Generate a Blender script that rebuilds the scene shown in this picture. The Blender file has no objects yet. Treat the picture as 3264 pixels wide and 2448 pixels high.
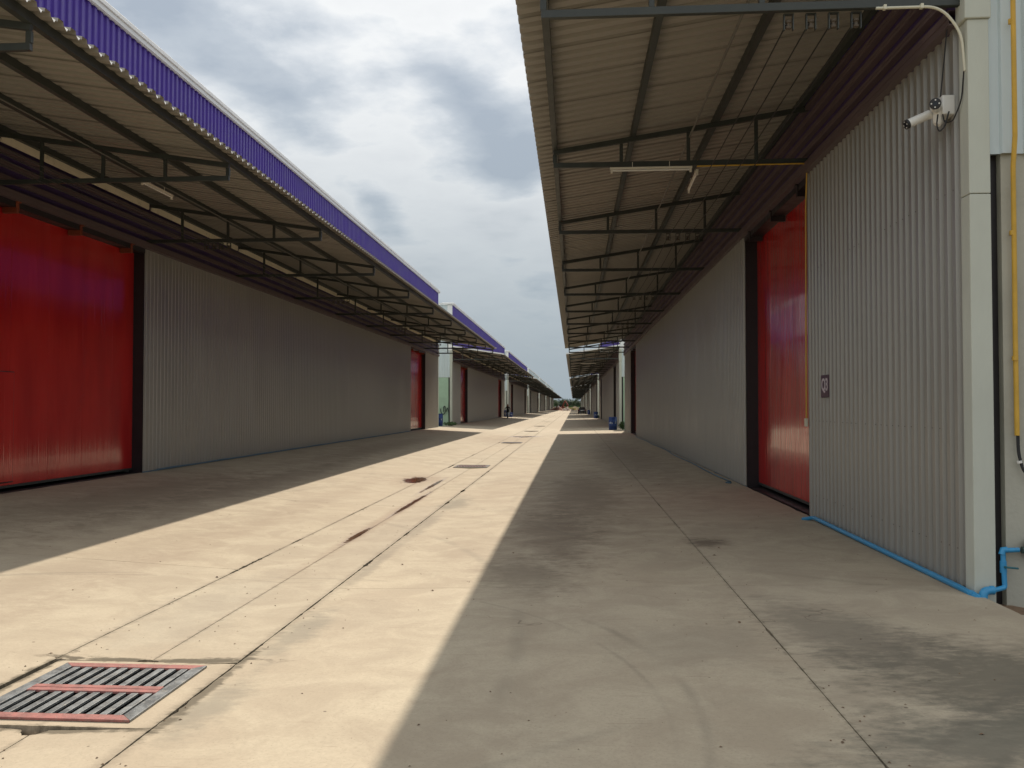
import bpy, bmesh, math, random
from mathutils import Vector, Matrix
R = math.radians
rnd = random.Random(7)
sc = bpy.context.scene
COL = sc.collection

# ------------------------------------------------------------------ camera
E = 1.63                       # eye height over the foot of the right-hand wall (z = 0)
cam_d = bpy.data.cameras.new("camera")
cam = bpy.data.objects.new("camera", cam_d); COL.objects.link(cam)
cam_d.sensor_width = 36.0; cam_d.lens = 30.6
cam_d.clip_start = 0.05; cam_d.clip_end = 6000
cam.location = (0, 0, E)
cam.rotation_euler = (R(90 + 1.4625), 0, R(4.03))
sc.camera = cam

# ------------------------------------------------------------------ sun and sky
sun_dir = Vector((0.40, 5.0, 5.6)).normalized()          # towards the sun
sun_d = bpy.data.lights.new("sun", 'SUN'); sun = bpy.data.objects.new("sun", sun_d); COL.objects.link(sun)
sun_d.energy = 4.85; sun_d.angle = R(0.7); sun_d.color = (1.0, 0.90, 0.76)
sun.rotation_euler = sun_dir.to_track_quat('Z', 'Y').to_euler()
sun.location = (0, 0, 60)

world = bpy.data.worlds.new("World"); sc.world = world; world.use_nodes = True
wn = world.node_tree; wn.nodes.clear()
def N(t, typ, **kw):
    n = t.nodes.new(typ)
    for k, v in kw.items():
        if k == 'inp':
            for a, b in v.items(): n.inputs[a].default_value = b
        else: setattr(n, k, v)
    return n
def L(t, a, b): t.links.new(a, b)
def math_(t, op, a, b=None, clamp=False):
    n = N(t, 'ShaderNodeMath', operation=op); n.use_clamp = clamp
    for i, v in enumerate((a, b)):
        if v is None: continue
        if isinstance(v, (int, float)): n.inputs[i].default_value = v
        else: L(t, v, n.inputs[i])
    return n.outputs[0]
def maprange(t, v, a, b, c=0.0, d=1.0, smooth=True):
    n = N(t, 'ShaderNodeMapRange'); n.interpolation_type = 'SMOOTHSTEP' if smooth else 'LINEAR'
    L(t, v, n.inputs[0])
    for i, x in zip((1, 2, 3, 4), (a, b, c, d)): n.inputs[i].default_value = x
    return n.outputs[0]
def mixc(t, f, a, b, mode='MIX'):
    n = N(t, 'ShaderNodeMix', data_type='RGBA', blend_type=mode)
    for i, v in ((0, f), (6, a), (7, b)):
        if isinstance(v, (int, float)): n.inputs[i].default_value = v
        elif isinstance(v, tuple): n.inputs[i].default_value = (v + (1,))[:4]
        else: L(t, v, n.inputs[i])
    return n.outputs[2]

tc = N(wn, 'ShaderNodeTexCoord')
sky = N(wn, 'ShaderNodeTexSky', sky_type='NISHITA', sun_disc=False)
sky.sun_elevation = math.asin(sun_dir.z); sky.sun_rotation = math.atan2(sun_dir.x, sun_dir.y)
sky.dust_density = 2.5; sky.air_density = 1.0
sep = N(wn, 'ShaderNodeSeparateXYZ'); L(wn, tc.outputs['Generated'], sep.inputs[0])
zc = math_(wn, 'ADD', math_(wn, 'MAXIMUM', sep.outputs[2], 0.0), 0.16)
cx = math_(wn, 'DIVIDE', sep.outputs[0], zc); cy = math_(wn, 'DIVIDE', sep.outputs[1], zc)
comb = N(wn, 'ShaderNodeCombineXYZ'); L(wn, cx, comb.inputs[0]); L(wn, cy, comb.inputs[1])
SKYX, SKYY = 3.2, 1.35
# grey cloud bellies hanging over the yard: centre and size on the cloud plane, turn, strength
BELLIES = [(-0.66, 1.70, .13, .34, -0.05, 0.9), (-0.80, 1.50, .16, .2, 0, 0.7), (-0.235, 1.93, .07, .13, -0.2, 0.9), (-0.18, 2.24, .075, .16, 0.0, .9), (-0.575, 2.52, .05, .17, 0, .9),
           (1.4, 0.6, .5, .3, 1.0, .9), (-1.6, 0.2, .6, .3, 0.4, .9), (0.6, -0.9, .6, .35, 2.0, .5), (2.2, 1.6, .5, .3, 0.2, .8), (-0.6, -1.8, .7, .4, 1.4, .5), (-2.2, -1.2, .5, .5, .4, .8), (-2.4, 2.0, .5, .3, .4, .8), (1.9, -1.3, .5, .4, .9, .8)]
mp = N(wn, 'ShaderNodeMapping'); L(wn, comb.outputs[0], mp.inputs[0]); mp.inputs['Location'].default_value = (SKYX, SKYY, 0.0)
mp.inputs['Rotation'].default_value = (0, 0, 0.5)
n1 = N(wn, 'ShaderNodeTexNoise', inp={'Scale': 0.95, 'Detail': 8.0, 'Roughness': 0.55, 'Distortion': 0.35}); L(wn, mp.outputs[0], n1.inputs[0])
n2 = N(wn, 'ShaderNodeTexNoise', inp={'Scale': 2.6, 'Detail': 7.0, 'Roughness': 0.55, 'Distortion': 0.4}); L(wn, mp.outputs[0], n2.inputs[0])
dens = math_(wn, 'ADD', math_(wn, 'MULTIPLY', n1.outputs[0], 0.72), math_(wn, 'MULTIPLY', n2.outputs[0], 0.28))
f1 = maprange(wn, dens, 0.33, 0.50, 0.25, 1.0)                                   # 0: grey-blue undersides, 1: white
bias = None
for (bx, by, rx_, ry_, an, st) in BELLIES:
    dx = math_(wn, 'SUBTRACT', cx, bx); dy = math_(wn, 'SUBTRACT', cy, by); ca, sa = math.cos(an), math.sin(an)
    u = math_(wn, 'DIVIDE', math_(wn, 'ADD', math_(wn, 'MULTIPLY', dx, ca), math_(wn, 'MULTIPLY', dy, sa)), rx_)
    v = math_(wn, 'DIVIDE', math_(wn, 'SUBTRACT', math_(wn, 'MULTIPLY', dy, ca), math_(wn, 'MULTIPLY', dx, sa)), ry_)
    r_ = math_(wn, 'SQRT', math_(wn, 'ADD', math_(wn, 'MULTIPLY', u, u), math_(wn, 'MULTIPLY', v, v)))
    k_ = maprange(wn, r_, 0.0, 2.1, 0.20 * st, 0.0)
    bias = k_ if bias is None else math_(wn, 'ADD', bias, k_)
nw = N(wn, 'ShaderNodeTexNoise', inp={'Scale': 2.6, 'Detail': 9.0, 'Roughness': 0.52, 'Distortion': 0.1}); L(wn, comb.outputs[0], nw.inputs[0])
nb = N(wn, 'ShaderNodeTexNoise', inp={'Scale': 1.1, 'Detail': 6.0, 'Roughness': 0.5, 'Distortion': 0.1}); L(wn, mp.outputs[0], nb.inputs[0])
d2 = math_(wn, 'ADD', math_(wn, 'MULTIPLY', nw.outputs[0], 0.65), math_(wn, 'MULTIPLY', nb.outputs[0], 0.61))
n3 = N(wn, 'ShaderNodeTexNoise', inp={'Scale': 9.0, 'Detail': 8.0, 'Roughness': 0.6, 'Distortion': 0.2}); L(wn, comb.outputs[0], n3.inputs[0])
d2 = math_(wn, 'ADD', d2, math_(wn, 'MULTIPLY', math_(wn, 'SUBTRACT', n3.outputs[0], 0.5), 0.16))
d2 = math_(wn, 'SUBTRACT', d2, bias)
cr_ = N(wn, 'ShaderNodeValToRGB'); L(wn, d2, cr_.inputs[0]); e_ = cr_.color_ramp.elements
e_[0].position = 0.36; e_[0].color = (0.42, 0.485, 0.57, 1); e_[1].position = 0.80; e_[1].color = (0.72, 0.75, 0.78, 1)
for p_, c_ in ((0.46, (0.55, 0.61, 0.68, 1)), (0.545, (0.78, 0.82, 0.86, 1)), (0.60, (0.93, 0.95, 0.96, 1)), (0.70, (0.86, 0.88, 0.90, 1))):
    q_ = e_.new(p_); q_.color = c_
cloud = cr_.outputs[0]
low = math_(wn, 'MULTIPLY', maprange(wn, sep.outputs[2], 0.0, 0.42, 1.0, 0.0), maprange(wn, sep.outputs[1], -0.5, 0.6, 0.8, 1.0))
cloud = mixc(wn, math_(wn, 'MULTIPLY', low, 0.95), cloud, (0.33, 0.40, 0.45))
skyn = N(wn, 'ShaderNodeVectorMath', operation='SCALE'); L(wn, sky.outputs[0], skyn.inputs[0]); skyn.inputs['Scale'].default_value = 0.10
cov = maprange(wn, dens, 0.30, 0.42, 0.84, 0.97)                      # thin veil everywhere
final = mixc(wn, cov, skyn.outputs[0], cloud)
bg = N(wn, 'ShaderNodeBackground'); L(wn, final, bg.inputs[0]); bg.inputs[1].default_value = 1.0
wo = N(wn, 'ShaderNodeOutputWorld'); L(wn, bg.outputs[0], wo.inputs[0])

sc.view_settings.view_transform = 'Standard'; sc.view_settings.look = 'None'
sc.view_settings.exposure = 0.0; sc.view_settings.gamma = 1.0; sc.view_settings.use_curve_mapping = False
sc.render.engine = 'CYCLES'
sc.cycles.max_bounces = 10; sc.cycles.diffuse_bounces = 6

# ------------------------------------------------------------------ materials
def mat(name, color, rough=0.6, metal=0.0, var=0.12, scale=3.0, bump=0.0, bscale=40.0, stretch=(1, 1, 1), tint=None, spec=0.5, dirt=0.0, dirtcol=(0.10, 0.085, 0.06), coat=0.0):
    m = bpy.data.materials.new(name); m.use_nodes = True; t = m.node_tree
    b = t.nodes['Principled BSDF']
    g = N(t, 'ShaderNodeNewGeometry')
    mpn = N(t, 'ShaderNodeMapping'); L(t, g.outputs['Position'], mpn.inputs[0]); mpn.inputs['Scale'].default_value = stretch
    a = N(t, 'ShaderNodeTexNoise', inp={'Scale': scale, 'Detail': 6.0, 'Roughness': 0.6}); L(t, mpn.outputs[0], a.inputs[0])
    f = maprange(t, a.outputs[0], 0.3, 0.7)
    hi = tuple(min(1, c * (1 + var)) for c in color); lo = tuple(c * (1 - var) for c in color)
    if tint: lo = tint
    c = mixc(t, f, lo, hi)
    if dirt:
        d = N(t, 'ShaderNodeTexNoise', inp={'Scale': scale * 2.3, 'Detail': 8.0, 'Roughness': 0.7}); L(t, mpn.outputs[0], d.inputs[0])
        c = mixc(t, maprange(t, d.outputs[0], 0.52, 0.72, 0, dirt), c, dirtcol)
    L(t, c, b.inputs['Base Color'])
    L(t, maprange(t, a.outputs[0], 0.3, 0.7, rough * 0.85, min(1, rough * 1.15)), b.inputs['Roughness'])
    b.inputs['Metallic'].default_value = metal
    b.inputs['Specular IOR Level'].default_value = spec
    b.inputs['Coat Weight'].default_value = coat
    if bump:
        n = N(t, 'ShaderNodeTexNoise', inp={'Scale': bscale, 'Detail': 4.0}); L(t, mpn.outputs[0], n.inputs[0])
        bu = N(t, 'ShaderNodeBump', inp={'Strength': bump, 'Distance': 0.01}); L(t, n.outputs[0], bu.inputs['Height']); L(t, bu.outputs[0], b.inputs['Normal'])
    return m

M = {}
M['wall'] = mat('grey_painted_sheet', (0.37, 0.36, 0.33), 0.42, 0.38, 0.04, 0.6, 0.0, 6, (1, 1.5, 0.3), dirt=0.14, dirtcol=(0.26, 0.22, 0.17))
M['wall_back'] = mat('wall_core', (0.3, 0.29, 0.27), 0.8)
M['canopy'] = mat('zinc_sheet', (0.315, 0.295, 0.26), 0.45, 0.0, 0.05, 0.5, 0.0, 5, (1, 1, 1), dirt=0.12, dirtcol=(0.28, 0.235, 0.18))
M['zinc_white'] = mat('bright_zinc', (0.82, 0.83, 0.82), 0.4, 0, 0.04)  # on the canopy lips, sunlight on the zinc is put into this colour
M['steel'] = mat('dark_green_steel', (0.036, 0.042, 0.038), 0.5, 0, 0.2, 4, 0.1)
M['black'] = mat('black_painted_steel', (0.018, 0.014, 0.016), 0.45, 0, 0.25, 4)
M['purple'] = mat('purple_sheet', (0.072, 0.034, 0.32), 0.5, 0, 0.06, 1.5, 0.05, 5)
M['purple_dark'] = mat('purple_sheet_band', (0.175, 0.125, 0.17), 0.42, 0, 0.12, 2, 0.08, 5, dirt=0.35, dirtcol=(0.14, 0.11, 0.09))
M['white_metal'] = mat('white_flashing', (0.78, 0.79, 0.78), 0.4, 0, 0.04, 2)
M['cream'] = mat('cream_strip', (0.80, 0.74, 0.58), 0.6, 0, 0.06, 2, dirt=0.3)
M['column'] = mat('white_painted_concrete', (0.52, 0.54, 0.47), 0.7, 0, 0.05, 2, 0.25, 30, (1, 1, 0.4), dirt=0.12, dirtcol=(0.4, 0.37, 0.3))
M['pale_sheet'] = mat('pale_blue_sheet', (0.58, 0.66, 0.68), 0.4, 0, 0.05, 1.5, 0.05, 5, (1, 1, 0.3), dirt=0.12, dirtcol=(0.4, 0.4, 0.36))
M['concrete_wall'] = mat('rendered_concrete', (0.44, 0.43, 0.36), 0.85, 0, 0.08, 1.3, 0.4, 25, dirt=0.25, dirtcol=(0.28, 0.25, 0.19))
M['green_wall'] = mat('pale_green_render', (0.40, 0.56, 0.42), 0.8, 0, 0.07, 1.3, 0.3, 25, dirt=0.15, dirtcol=(0.3, 0.33, 0.22))
M['soil'] = mat('brown_soil', (0.16, 0.105, 0.065), 0.95, 0, 0.4, 3.0, 1.0, 20, dirt=0.4, dirtcol=(0.07, 0.045, 0.03))
M['rubble'] = mat('pale_rubble', (0.42, 0.39, 0.34), 0.9, 0, 0.2, 9, 0.6, 30)
M['pipe_blue'] = mat('blue_pvc', (0.035, 0.27, 0.52), 0.35, 0, 0.08, 6, dirt=0.25, dirtcol=(0.08, 0.16, 0.22))
M['pipe_navy'] = mat('weathered_blue_pvc', (0.10, 0.19, 0.26), 0.6, 0, 0.2, 5)
M['valve'] = mat('teal_valve', (0.02, 0.13, 0.16), 0.4)
M['meter'] = mat('dark_green_meter', (0.05, 0.08, 0.07), 0.5)
M['yellow'] = mat('yellow_conduit', (0.60, 0.36, 0.045), 0.4, 0, 0.08, 6, dirt=0.15, dirtcol=(0.3, 0.18, 0.05))
M['white_plastic'] = mat('white_plastic', (0.74, 0.73, 0.69), 0.35, 0, 0.03)
M['cream_plastic'] = mat('cream_plastic', (0.62, 0.60, 0.48), 0.45, 0, 0.05)
M['rubber'] = mat('black_rubber', (0.015, 0.015, 0.016), 0.55)
M['glass_dark'] = mat('dark_glass', (0.012, 0.014, 0.018), 0.08)
M['barrel'] = mat('blue_barrel_plastic', (0.012, 0.045, 0.20), 0.35, 0, 0.12, 5)
M['print_white'] = mat('white_print', (0.55, 0.62, 0.72), 0.6, 0, 0.1)
M['lamp'] = mat('lamp_housing', (0.72, 0.68, 0.58), 0.4, 0, 0.03)
M['sign'] = mat('maroon_sign', (0.065, 0.022, 0.055), 0.4, 0, 0.08)
M['sign_text'] = mat('sign_lettering', (0.62, 0.56, 0.60), 0.5, 0, 0.02)
M['rust_red'] = mat('worn_red_oxide', (0.29, 0.115, 0.10), 0.75, 0, 0.25, 14, 0.4, 60, dirt=0.7, dirtcol=(0.27, 0.19, 0.16))
M['grate_steel'] = mat('worn_grate_steel', (0.17, 0.18, 0.185), 0.5, 0.3, 0.3, 9, 0.3, 60, dirt=0.6, dirtcol=(0.34, 0.31, 0.26))
M['rod'] = mat('grey_conduit', (0.13, 0.125, 0.11), 0.5)
M['dark_rust'] = mat('dark_rusty_steel', (0.075, 0.06, 0.052), 0.7, 0, 0.3, 9)
M['girt'] = mat('mauve_girt', (0.115, 0.082, 0.088), 0.5, 0, 0.10, 2, dirt=0.25, dirtcol=(0.10, 0.08, 0.07))  # steel girts; the mauve of reflected purple is put into the colour
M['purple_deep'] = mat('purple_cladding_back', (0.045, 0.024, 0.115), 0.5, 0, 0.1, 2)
M['bracket'] = mat('orange_bracket', (0.22, 0.05, 0.02), 0.6)
M['leaf'] = mat('green_leaves', (0.055, 0.11, 0.03), 0.6, 0, 0.4, 6)
M['leaf_far'] = mat('tree_leaves', (0.036, 0.066, 0.030), 0.7, 0, 0.5, 0.35)
M['leaf_light'] = mat('light_leaves', (0.055, 0.09, 0.035), 0.7, 0, 0.4, 0.5)
M['bark'] = mat('bark', (0.10, 0.08, 0.06), 0.9)
M['dry_grass'] = mat('dry_grass', (0.36, 0.33, 0.12), 0.9, 0, 0.3, 1.0)
M['red_earth'] = mat('red_earth', (0.20, 0.085, 0.06), 0.95, 0, 0.35, 1.0, 0.6, 5)
M['sand'] = mat('pinkish_sand', (0.42, 0.34, 0.29), 0.95, 0, 0.12, 1.0, 0.4, 5)
M['orange_paint'] = mat('orange_paint', (0.27, 0.085, 0.06), 0.7)
M['car_paint'] = mat('dark_car_paint', (0.022, 0.02, 0.02), 0.25, 0.3, 0.1, coat=0.6)
M['tail_red'] = mat('tail_lamp', (0.25, 0.01, 0.01), 0.2)
M['cloth_dark'] = mat('dark_cloth', (0.022, 0.017, 0.014), 0.9)
M['skin'] = mat('skin', (0.28, 0.15, 0.09), 0.6)
M['hair'] = mat('black_hair', (0.01, 0.008, 0.008), 0.6)
M['white_cloth'] = mat('white_cloth', (0.7, 0.7, 0.68), 0.8)

def red_door_mat():
    m = bpy.data.materials.new('glossy_red_door'); m.use_nodes = True; t = m.node_tree; b = t.nodes['Principled BSDF']
    g = N(t, 'ShaderNodeNewGeometry')
    mpn = N(t, 'ShaderNodeMapping'); L(t, g.outputs['Position'], mpn.inputs[0]); mpn.inputs['Scale'].default_value = (1, 1, 0.25)
    a = N(t, 'ShaderNodeTexNoise', inp={'Scale': 2.0, 'Detail': 6.0}); L(t, mpn.outputs[0], a.inputs[0])
    c = mixc(t, maprange(t, a.outputs[0], 0.3, 0.7), (0.44, 0.016, 0.016), (0.56, 0.026, 0.022))
    L(t, c, b.inputs['Base Color'])
    b.inputs['Roughness'].default_value = 0.13; b.inputs['Coat Weight'].default_value = 0.25; b.inputs['Coat Roughness'].default_value = 0.05
    # pressed fine vertical flutes of the door skin
    sp = N(t, 'ShaderNodeSeparateXYZ'); L(t, g.outputs['Position'], sp.inputs[0])
    w = math_(t, 'SINE', math_(t, 'MULTIPLY', sp.outputs[1], 2 * math.pi / 0.055))
    mp2 = N(t, 'ShaderNodeMapping'); L(t, g.outputs['Position'], mp2.inputs[0]); mp2.inputs['Scale'].default_value = (1, 9, 0.10)
    n = N(t, 'ShaderNodeTexNoise', inp={'Scale': 1.6, 'Detail': 3.0}); L(t, mp2.outputs[0], n.inputs[0])
    hgt = math_(t, 'ADD', math_(t, 'MULTIPLY', w, 0.16), math_(t, 'MULTIPLY', n.outputs[0], 2.6))
    bu = N(t, 'ShaderNodeBump', inp={'Strength': 0.38, 'Distance': 0.006}); L(t, hgt, bu.inputs['Height']); L(t, bu.outputs[0], b.inputs['Normal'])
    return m
M['red'] = red_door_mat()

def concrete_mat():
    m = bpy.data.materials.new('yard_concrete'); m.use_nodes = True; t = m.node_tree; b = t.nodes['Principled BSDF']
    g = N(t, 'ShaderNodeNewGeometry'); P = g.outputs['Position']
    def noise(sc_, det=6, rough=0.6, stretch=None, dist=0.0, off=(0, 0, 0)):
        src = P
        if stretch or off != (0, 0, 0):
            q = N(t, 'ShaderNodeMapping'); L(t, P, q.inputs[0]); q.inputs['Scale'].default_value = stretch or (1, 1, 1); q.inputs['Location'].default_value = off; src = q.outputs[0]
        n = N(t, 'ShaderNodeTexNoise', inp={'Scale': sc_, 'Detail': float(det), 'Roughness': rough, 'Distortion': dist}); L(t, src, n.inputs[0]); return n.outputs[0]
    big = noise(0.35, 5, 0.6, (1, 0.45, 1)); mid = noise(1.6, 8, 0.68, dist=0.6); fine = noise(45, 4, 0.6); stre = noise(1.1, 7, 0.65, (0.45, 2.6, 1), 0.5)
    c = mixc(t, maprange(t, mid, 0.36, 0.66), (0.375, 0.306, 0.221), (0.485, 0.412, 0.300))
    c = mixc(t, maprange(t, big, 0.40, 0.66, 0, 0.5), c, (0.46, 0.37, 0.265))
    c = mixc(t, maprange(t, stre, 0.48, 0.76, 0, 0.30), c, (0.38, 0.305, 0.215))
    grn = noise(11, 8, 0.75, None, 0.3, (3, 8, 0)); c = mixc(t, maprange(t, grn, 0.42, 0.72, 0, 0.30), c, (0.37, 0.305, 0.22))
    c = mixc(t, maprange(t, fine, 0.35, 0.7, 0, 0.26), c, (0.30, 0.25, 0.18))
    pit = noise(90, 2, 0.5); c = mixc(t, maprange(t, pit, 0.64, 0.72, 0, 0.35), c, (0.2, 0.16, 0.11))
    # per slab tone
    oi = N(t, 'ShaderNodeObjectInfo')
    c = mixc(t, maprange(t, oi.outputs['Random'], 0, 1, 0.0, 0.16, False), c, (0.40, 0.36, 0.29))
    sp = N(t, 'ShaderNodeSeparateXYZ'); L(t, P, sp.inputs[0]); X, Y = sp.outputs[0], sp.outputs[1]
    dn = noise(2.2, 6, 0.65, None, 0.4, (5, 2, 0)); dn = math_(t, 'SUBTRACT', dn, 0.5)
    dn2 = noise(7.0, 6, 0.7, (1, 2.2, 1), 0.4, (1, 7, 0)); dn2 = math_(t, 'SUBTRACT', dn2, 0.5)
    def blob(cx, cy, rx, ry, soft=0.5, wob=1.6, ang=0.0):
        dx = math_(t, 'SUBTRACT', X, cx); dy = math_(t, 'SUBTRACT', Y, cy)
        if ang:
            ca, sa = math.cos(ang), math.sin(ang)
            u = math_(t, 'ADD', math_(t, 'MULTIPLY', dx, ca), math_(t, 'MULTIPLY', dy, sa))
            v = math_(t, 'SUBTRACT', math_(t, 'MULTIPLY', dy, ca), math_(t, 'MULTIPLY', dx, sa))
        else: u, v = dx, dy
        u = math_(t, 'DIVIDE', u, rx); v = math_(t, 'DIVIDE', v, ry)
        r = math_(t, 'SQRT', math_(t, 'ADD', math_(t, 'MULTIPLY', u, u), math_(t, 'MULTIPLY', v, v)))
        r = math_(t, 'ADD', r, math_(t, 'ADD', math_(t, 'MULTIPLY', dn, wob), math_(t, 'MULTIPLY', dn2, wob)))
        return maprange(t, r, 1.0 - soft, 1.0 + soft, 1.0, 0.0)
    # oily tyre smears and grime (soft), right-hand bay and left bay
    for (a1, b1, rx, ry, s, an, col) in [
        (2.55, 5.5, 0.75, 0.75, 0.80, 0.5, (0.13, 0.115, 0.085)), (3.2, 5.0, 0.5, 0.5, 0.7, 0.2, (0.12, 0.11, 0.09)), (2.2, 4.6, 0.8, 0.35, 0.75, 0.5, (0.14, 0.13, 0.10)),
        (1.95, 6.6, 0.4, 0.9, 0.6, 0.3, (0.15, 0.13, 0.10)), (-0.50, 8.9, 0.40, 0.9, 0.50, 0.1, (0.15, 0.115, 0.08)), (-0.25, 12.0, 0.45, 2.4, 0.55, 0.05, (0.15, 0.11, 0.075)),
        (0.2, 17, 0.6, 5, 0.6, 0.0, (0.16, 0.12, 0.08)), (0.9, 6.4, 0.5, 0.5, 0.25, 0.5, (0.2, 0.17, 0.13)), (1.63, 10.9, 0.24, 0.30, 0.80, 0.0, (0.11, 0.08, 0.055)),
        (1.7, 30, 0.9, 9, 0.5, 0.0, (0.16, 0.12, 0.09)), (-7.6, 15, 0.8, 4.0, 0.5, 0.0, (0.16, 0.12, 0.085)), (-6.5, 18, 0.5, 7.0, 0.48, 0.0, (0.16, 0.12, 0.085)), (-7.2, 32, 0.7, 9.0, 0.45, 0.0, (0.16, 0.12, 0.085)), (-5.2, 9.5, 0.35, 2.2, 0.25, 0.0, (0.25, 0.2, 0.14)), (-4.6, 14, 0.25, 6, 0.3, 0.0, (0.27, 0.2, 0.14)),
        (-1.75, 7.2, 0.35, 0.5, 0.25, 0.0, (0.25, 0.2, 0.15)), (-3.5, 46, 1.5, 5, 0.4, 0.0, (0.25, 0.17, 0.11)), (-2.13, 5.0, 0.13, 0.42, 0.55, 0.0, (0.20, 0.18, 0.14)), (-2.12, 6.7, 0.12, 0.6, 0.55, 0.0, (0.20, 0.18, 0.14)), (-2.2, 9.6, 0.06, 1.2, 0.5, 0.0, (0.2, 0.17, 0.13)), (-2.2, 13, 0.10, 1.5, 0.5, 0.0, (0.2, 0.17, 0.13)), (-3.25, 7.5, 0.35, 1.3, 0.28, 0.0, (0.30, 0.27, 0.22)), (-2.6, 12, 0.4, 3, 0.28, 0.0, (0.31, 0.25, 0.19)), (-5.0, 8.5, 0.5, 3, 0.2, 0.0, (0.30, 0.23, 0.17)), (-4.9, 5.2, 0.12, 0.16, 0.5, 0.0, (0.3, 0.24, 0.17)), (-1.2, 10.5, 0.5, 1.0, 0.22, 0, (0.28, 0.21, 0.15)), (-1.5, 19, 0.5, 3, 0.3, 0, (0.30, 0.22, 0.15)), (-2.12, 15.7, 0.22, 0.9, 0.6, 0.0, (0.18, 0.16, 0.12))]:
        c = mixc(t, math_(t, 'MULTIPLY', blob(a1, b1, rx, ry, 0.7, 2.2, an), s), c, col)
    # grime along the joints
    for x0, wd in ((-3.6, 0.055), (-2.3, 0.09), (-2.95, 0.03), (1.45, 0.022)):
        dd = math_(t, 'ABSOLUTE', math_(t, 'SUBTRACT', X, x0))
        dd = math_(t, 'ADD', dd, math_(t, 'MULTIPLY', dn2, 0.16))
        c = mixc(t, math_(t, 'MULTIPLY', maprange(t, dd, 0.0, wd, 1, 0), 0.38), c, (0.17, 0.14, 0.10))
    # grime packed round the near pit collar
    for gx, gy, gw, gh in ((-2.95, 5.93, .68, .05), (-2.95, 4.63, .68, .04), (-3.58, 5.30, .045, .70), (-2.27, 5.3, .05, .7), (-3.2, 5.93, .3, .07), (-2.5, 5.92, .25, .06)):
        c = mixc(t, math_(t, 'MULTIPLY', blob(gx, gy, gw, gh, 0.4, 2.6), 0.85), c, (0.11, 0.09, 0.06))
    # curved tyre marks
    for ax, ay, ar, aw, st_, seed in ((-3.3, 4.9, 4.0, 0.055, .34, 1), (-3.5, 4.7, 4.02, 0.03, .25, 2), (6.2, 1.0, 5.6, 0.07, .40, 3), (6.4, 1.3, 5.3, 0.05, .34, 4), (-12, 6, 11.6, 0.10, .22, 5), (8.5, 16, 9.6, 0.09, .22, 6), (-14.5, 20, 9.6, .12, .25, 7), (5, -2, 8.2, .08, .2, 8)):
        ex = math_(t, 'SUBTRACT', X, ax); ey = math_(t, 'SUBTRACT', Y, ay)
        er = math_(t, 'SQRT', math_(t, 'ADD', math_(t, 'MULTIPLY', ex, ex), math_(t, 'MULTIPLY', ey, ey)))
        ea = math_(t, 'ADD', math_(t, 'ABSOLUTE', math_(t, 'SUBTRACT', er, ar)), math_(t, 'MULTIPLY', dn2, 0.06))
        gt = maprange(t, noise(0.5, 3, 0.6, None, 0, (seed * 7, 3, 0)), 0.45, 0.6)
        c = mixc(t, math_(t, 'MULTIPLY', math_(t, 'MULTIPLY', maprange(t, ea, 0.0, aw, 1, 0), gt), st_), c, (0.15, 0.13, 0.10))
    # hairline cracks: zero crossings of a warped noise
    cr = noise(0.5, 4, 0.55, None, 0.2, (11, 3, 0)); cr = math_(t, 'ABSOLUTE', math_(t, 'SUBTRACT', cr, 0.5))
    gate = maprange(t, noise(0.45, 3, 0.5, None, 0, (31, 9, 0)), 0.56, 0.62)
    crk = math_(t, 'MULTIPLY', maprange(t, cr, 0.0, 0.0016, 1, 0), gate)
    c = mixc(t, math_(t, 'MULTIPLY', crk, 0.6), c, (0.12, 0.09, 0.06))
    # grit specks
    vo = N(t, 'ShaderNodeTexVoronoi', inp={'Scale': 2.4}); L(t, P, vo.inputs[0])
    c = mixc(t, math_(t, 'MULTIPLY', maprange(t, vo.outputs['Distance'], 0.020, 0.034, 1, 0), 0.75), c, (0.09, 0.065, 0.045))
    # scuff scratches across
    sc2 = noise(6, 5, 0.6, (0.3, 4.5, 1), 0.2)
    c = mixc(t, maprange(t, sc2, 0.66, 0.70, 0, 0.4), c, (0.26, 0.2, 0.14))
    # standing water and wet seam
    wet = blob(-3.75, 20.4, 0.27, 0.85, 0.16, 1.6)
    for a in [(-2.96, 15.9, 0.055, 1.9), (-2.98, 11.9, 0.05, 0.75), (-2.85, 50.5, 0.8, 0.9), (-3.15, 19.4, 0.06, 1.6)]:
        wet = math_(t, 'MAXIMUM', wet, blob(a[0], a[1], a[2], a[3], 0.6, 1.3))
    damp = math_(t, 'MAXIMUM', blob(-3.7, 20.6, 0.55, 1.5, 0.5, 1.2), blob(-2.97, 14.5, 0.12, 4.5, 0.5, 1.2))
    c = mixc(t, math_(t, 'MULTIPLY', damp, 0.45), c, (0.27, 0.19, 0.13))
    c = mixc(t, wet, c, (0.115, 0.058, 0.033))
    L(t, c, b.inputs['Base Color'])
    L(t, maprange(t, wet, 0, 1, 0.82, 0.12), b.inputs['Roughness'])
    b.inputs['Specular IOR Level'].default_value = 0.35
    hh = math_(t, 'ADD', math_(t, 'MULTIPLY', fine, 0.35), math_(t, 'ADD', mid, math_(t, 'MULTIPLY', noise(14, 5, 0.6, None, 0, (2, 2, 2)), 0.5)))
    hh = math_(t, 'MULTIPLY', hh, math_(t, 'SUBTRACT', 1.0, wet))
    bu = N(t, 'ShaderNodeBump', inp={'Strength': 0.35, 'Distance': 0.012}); L(t, hh, bu.inputs['Height']); L(t, bu.outputs[0], b.inputs['Normal'])
    return m
M['concrete'] = concrete_mat()

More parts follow.
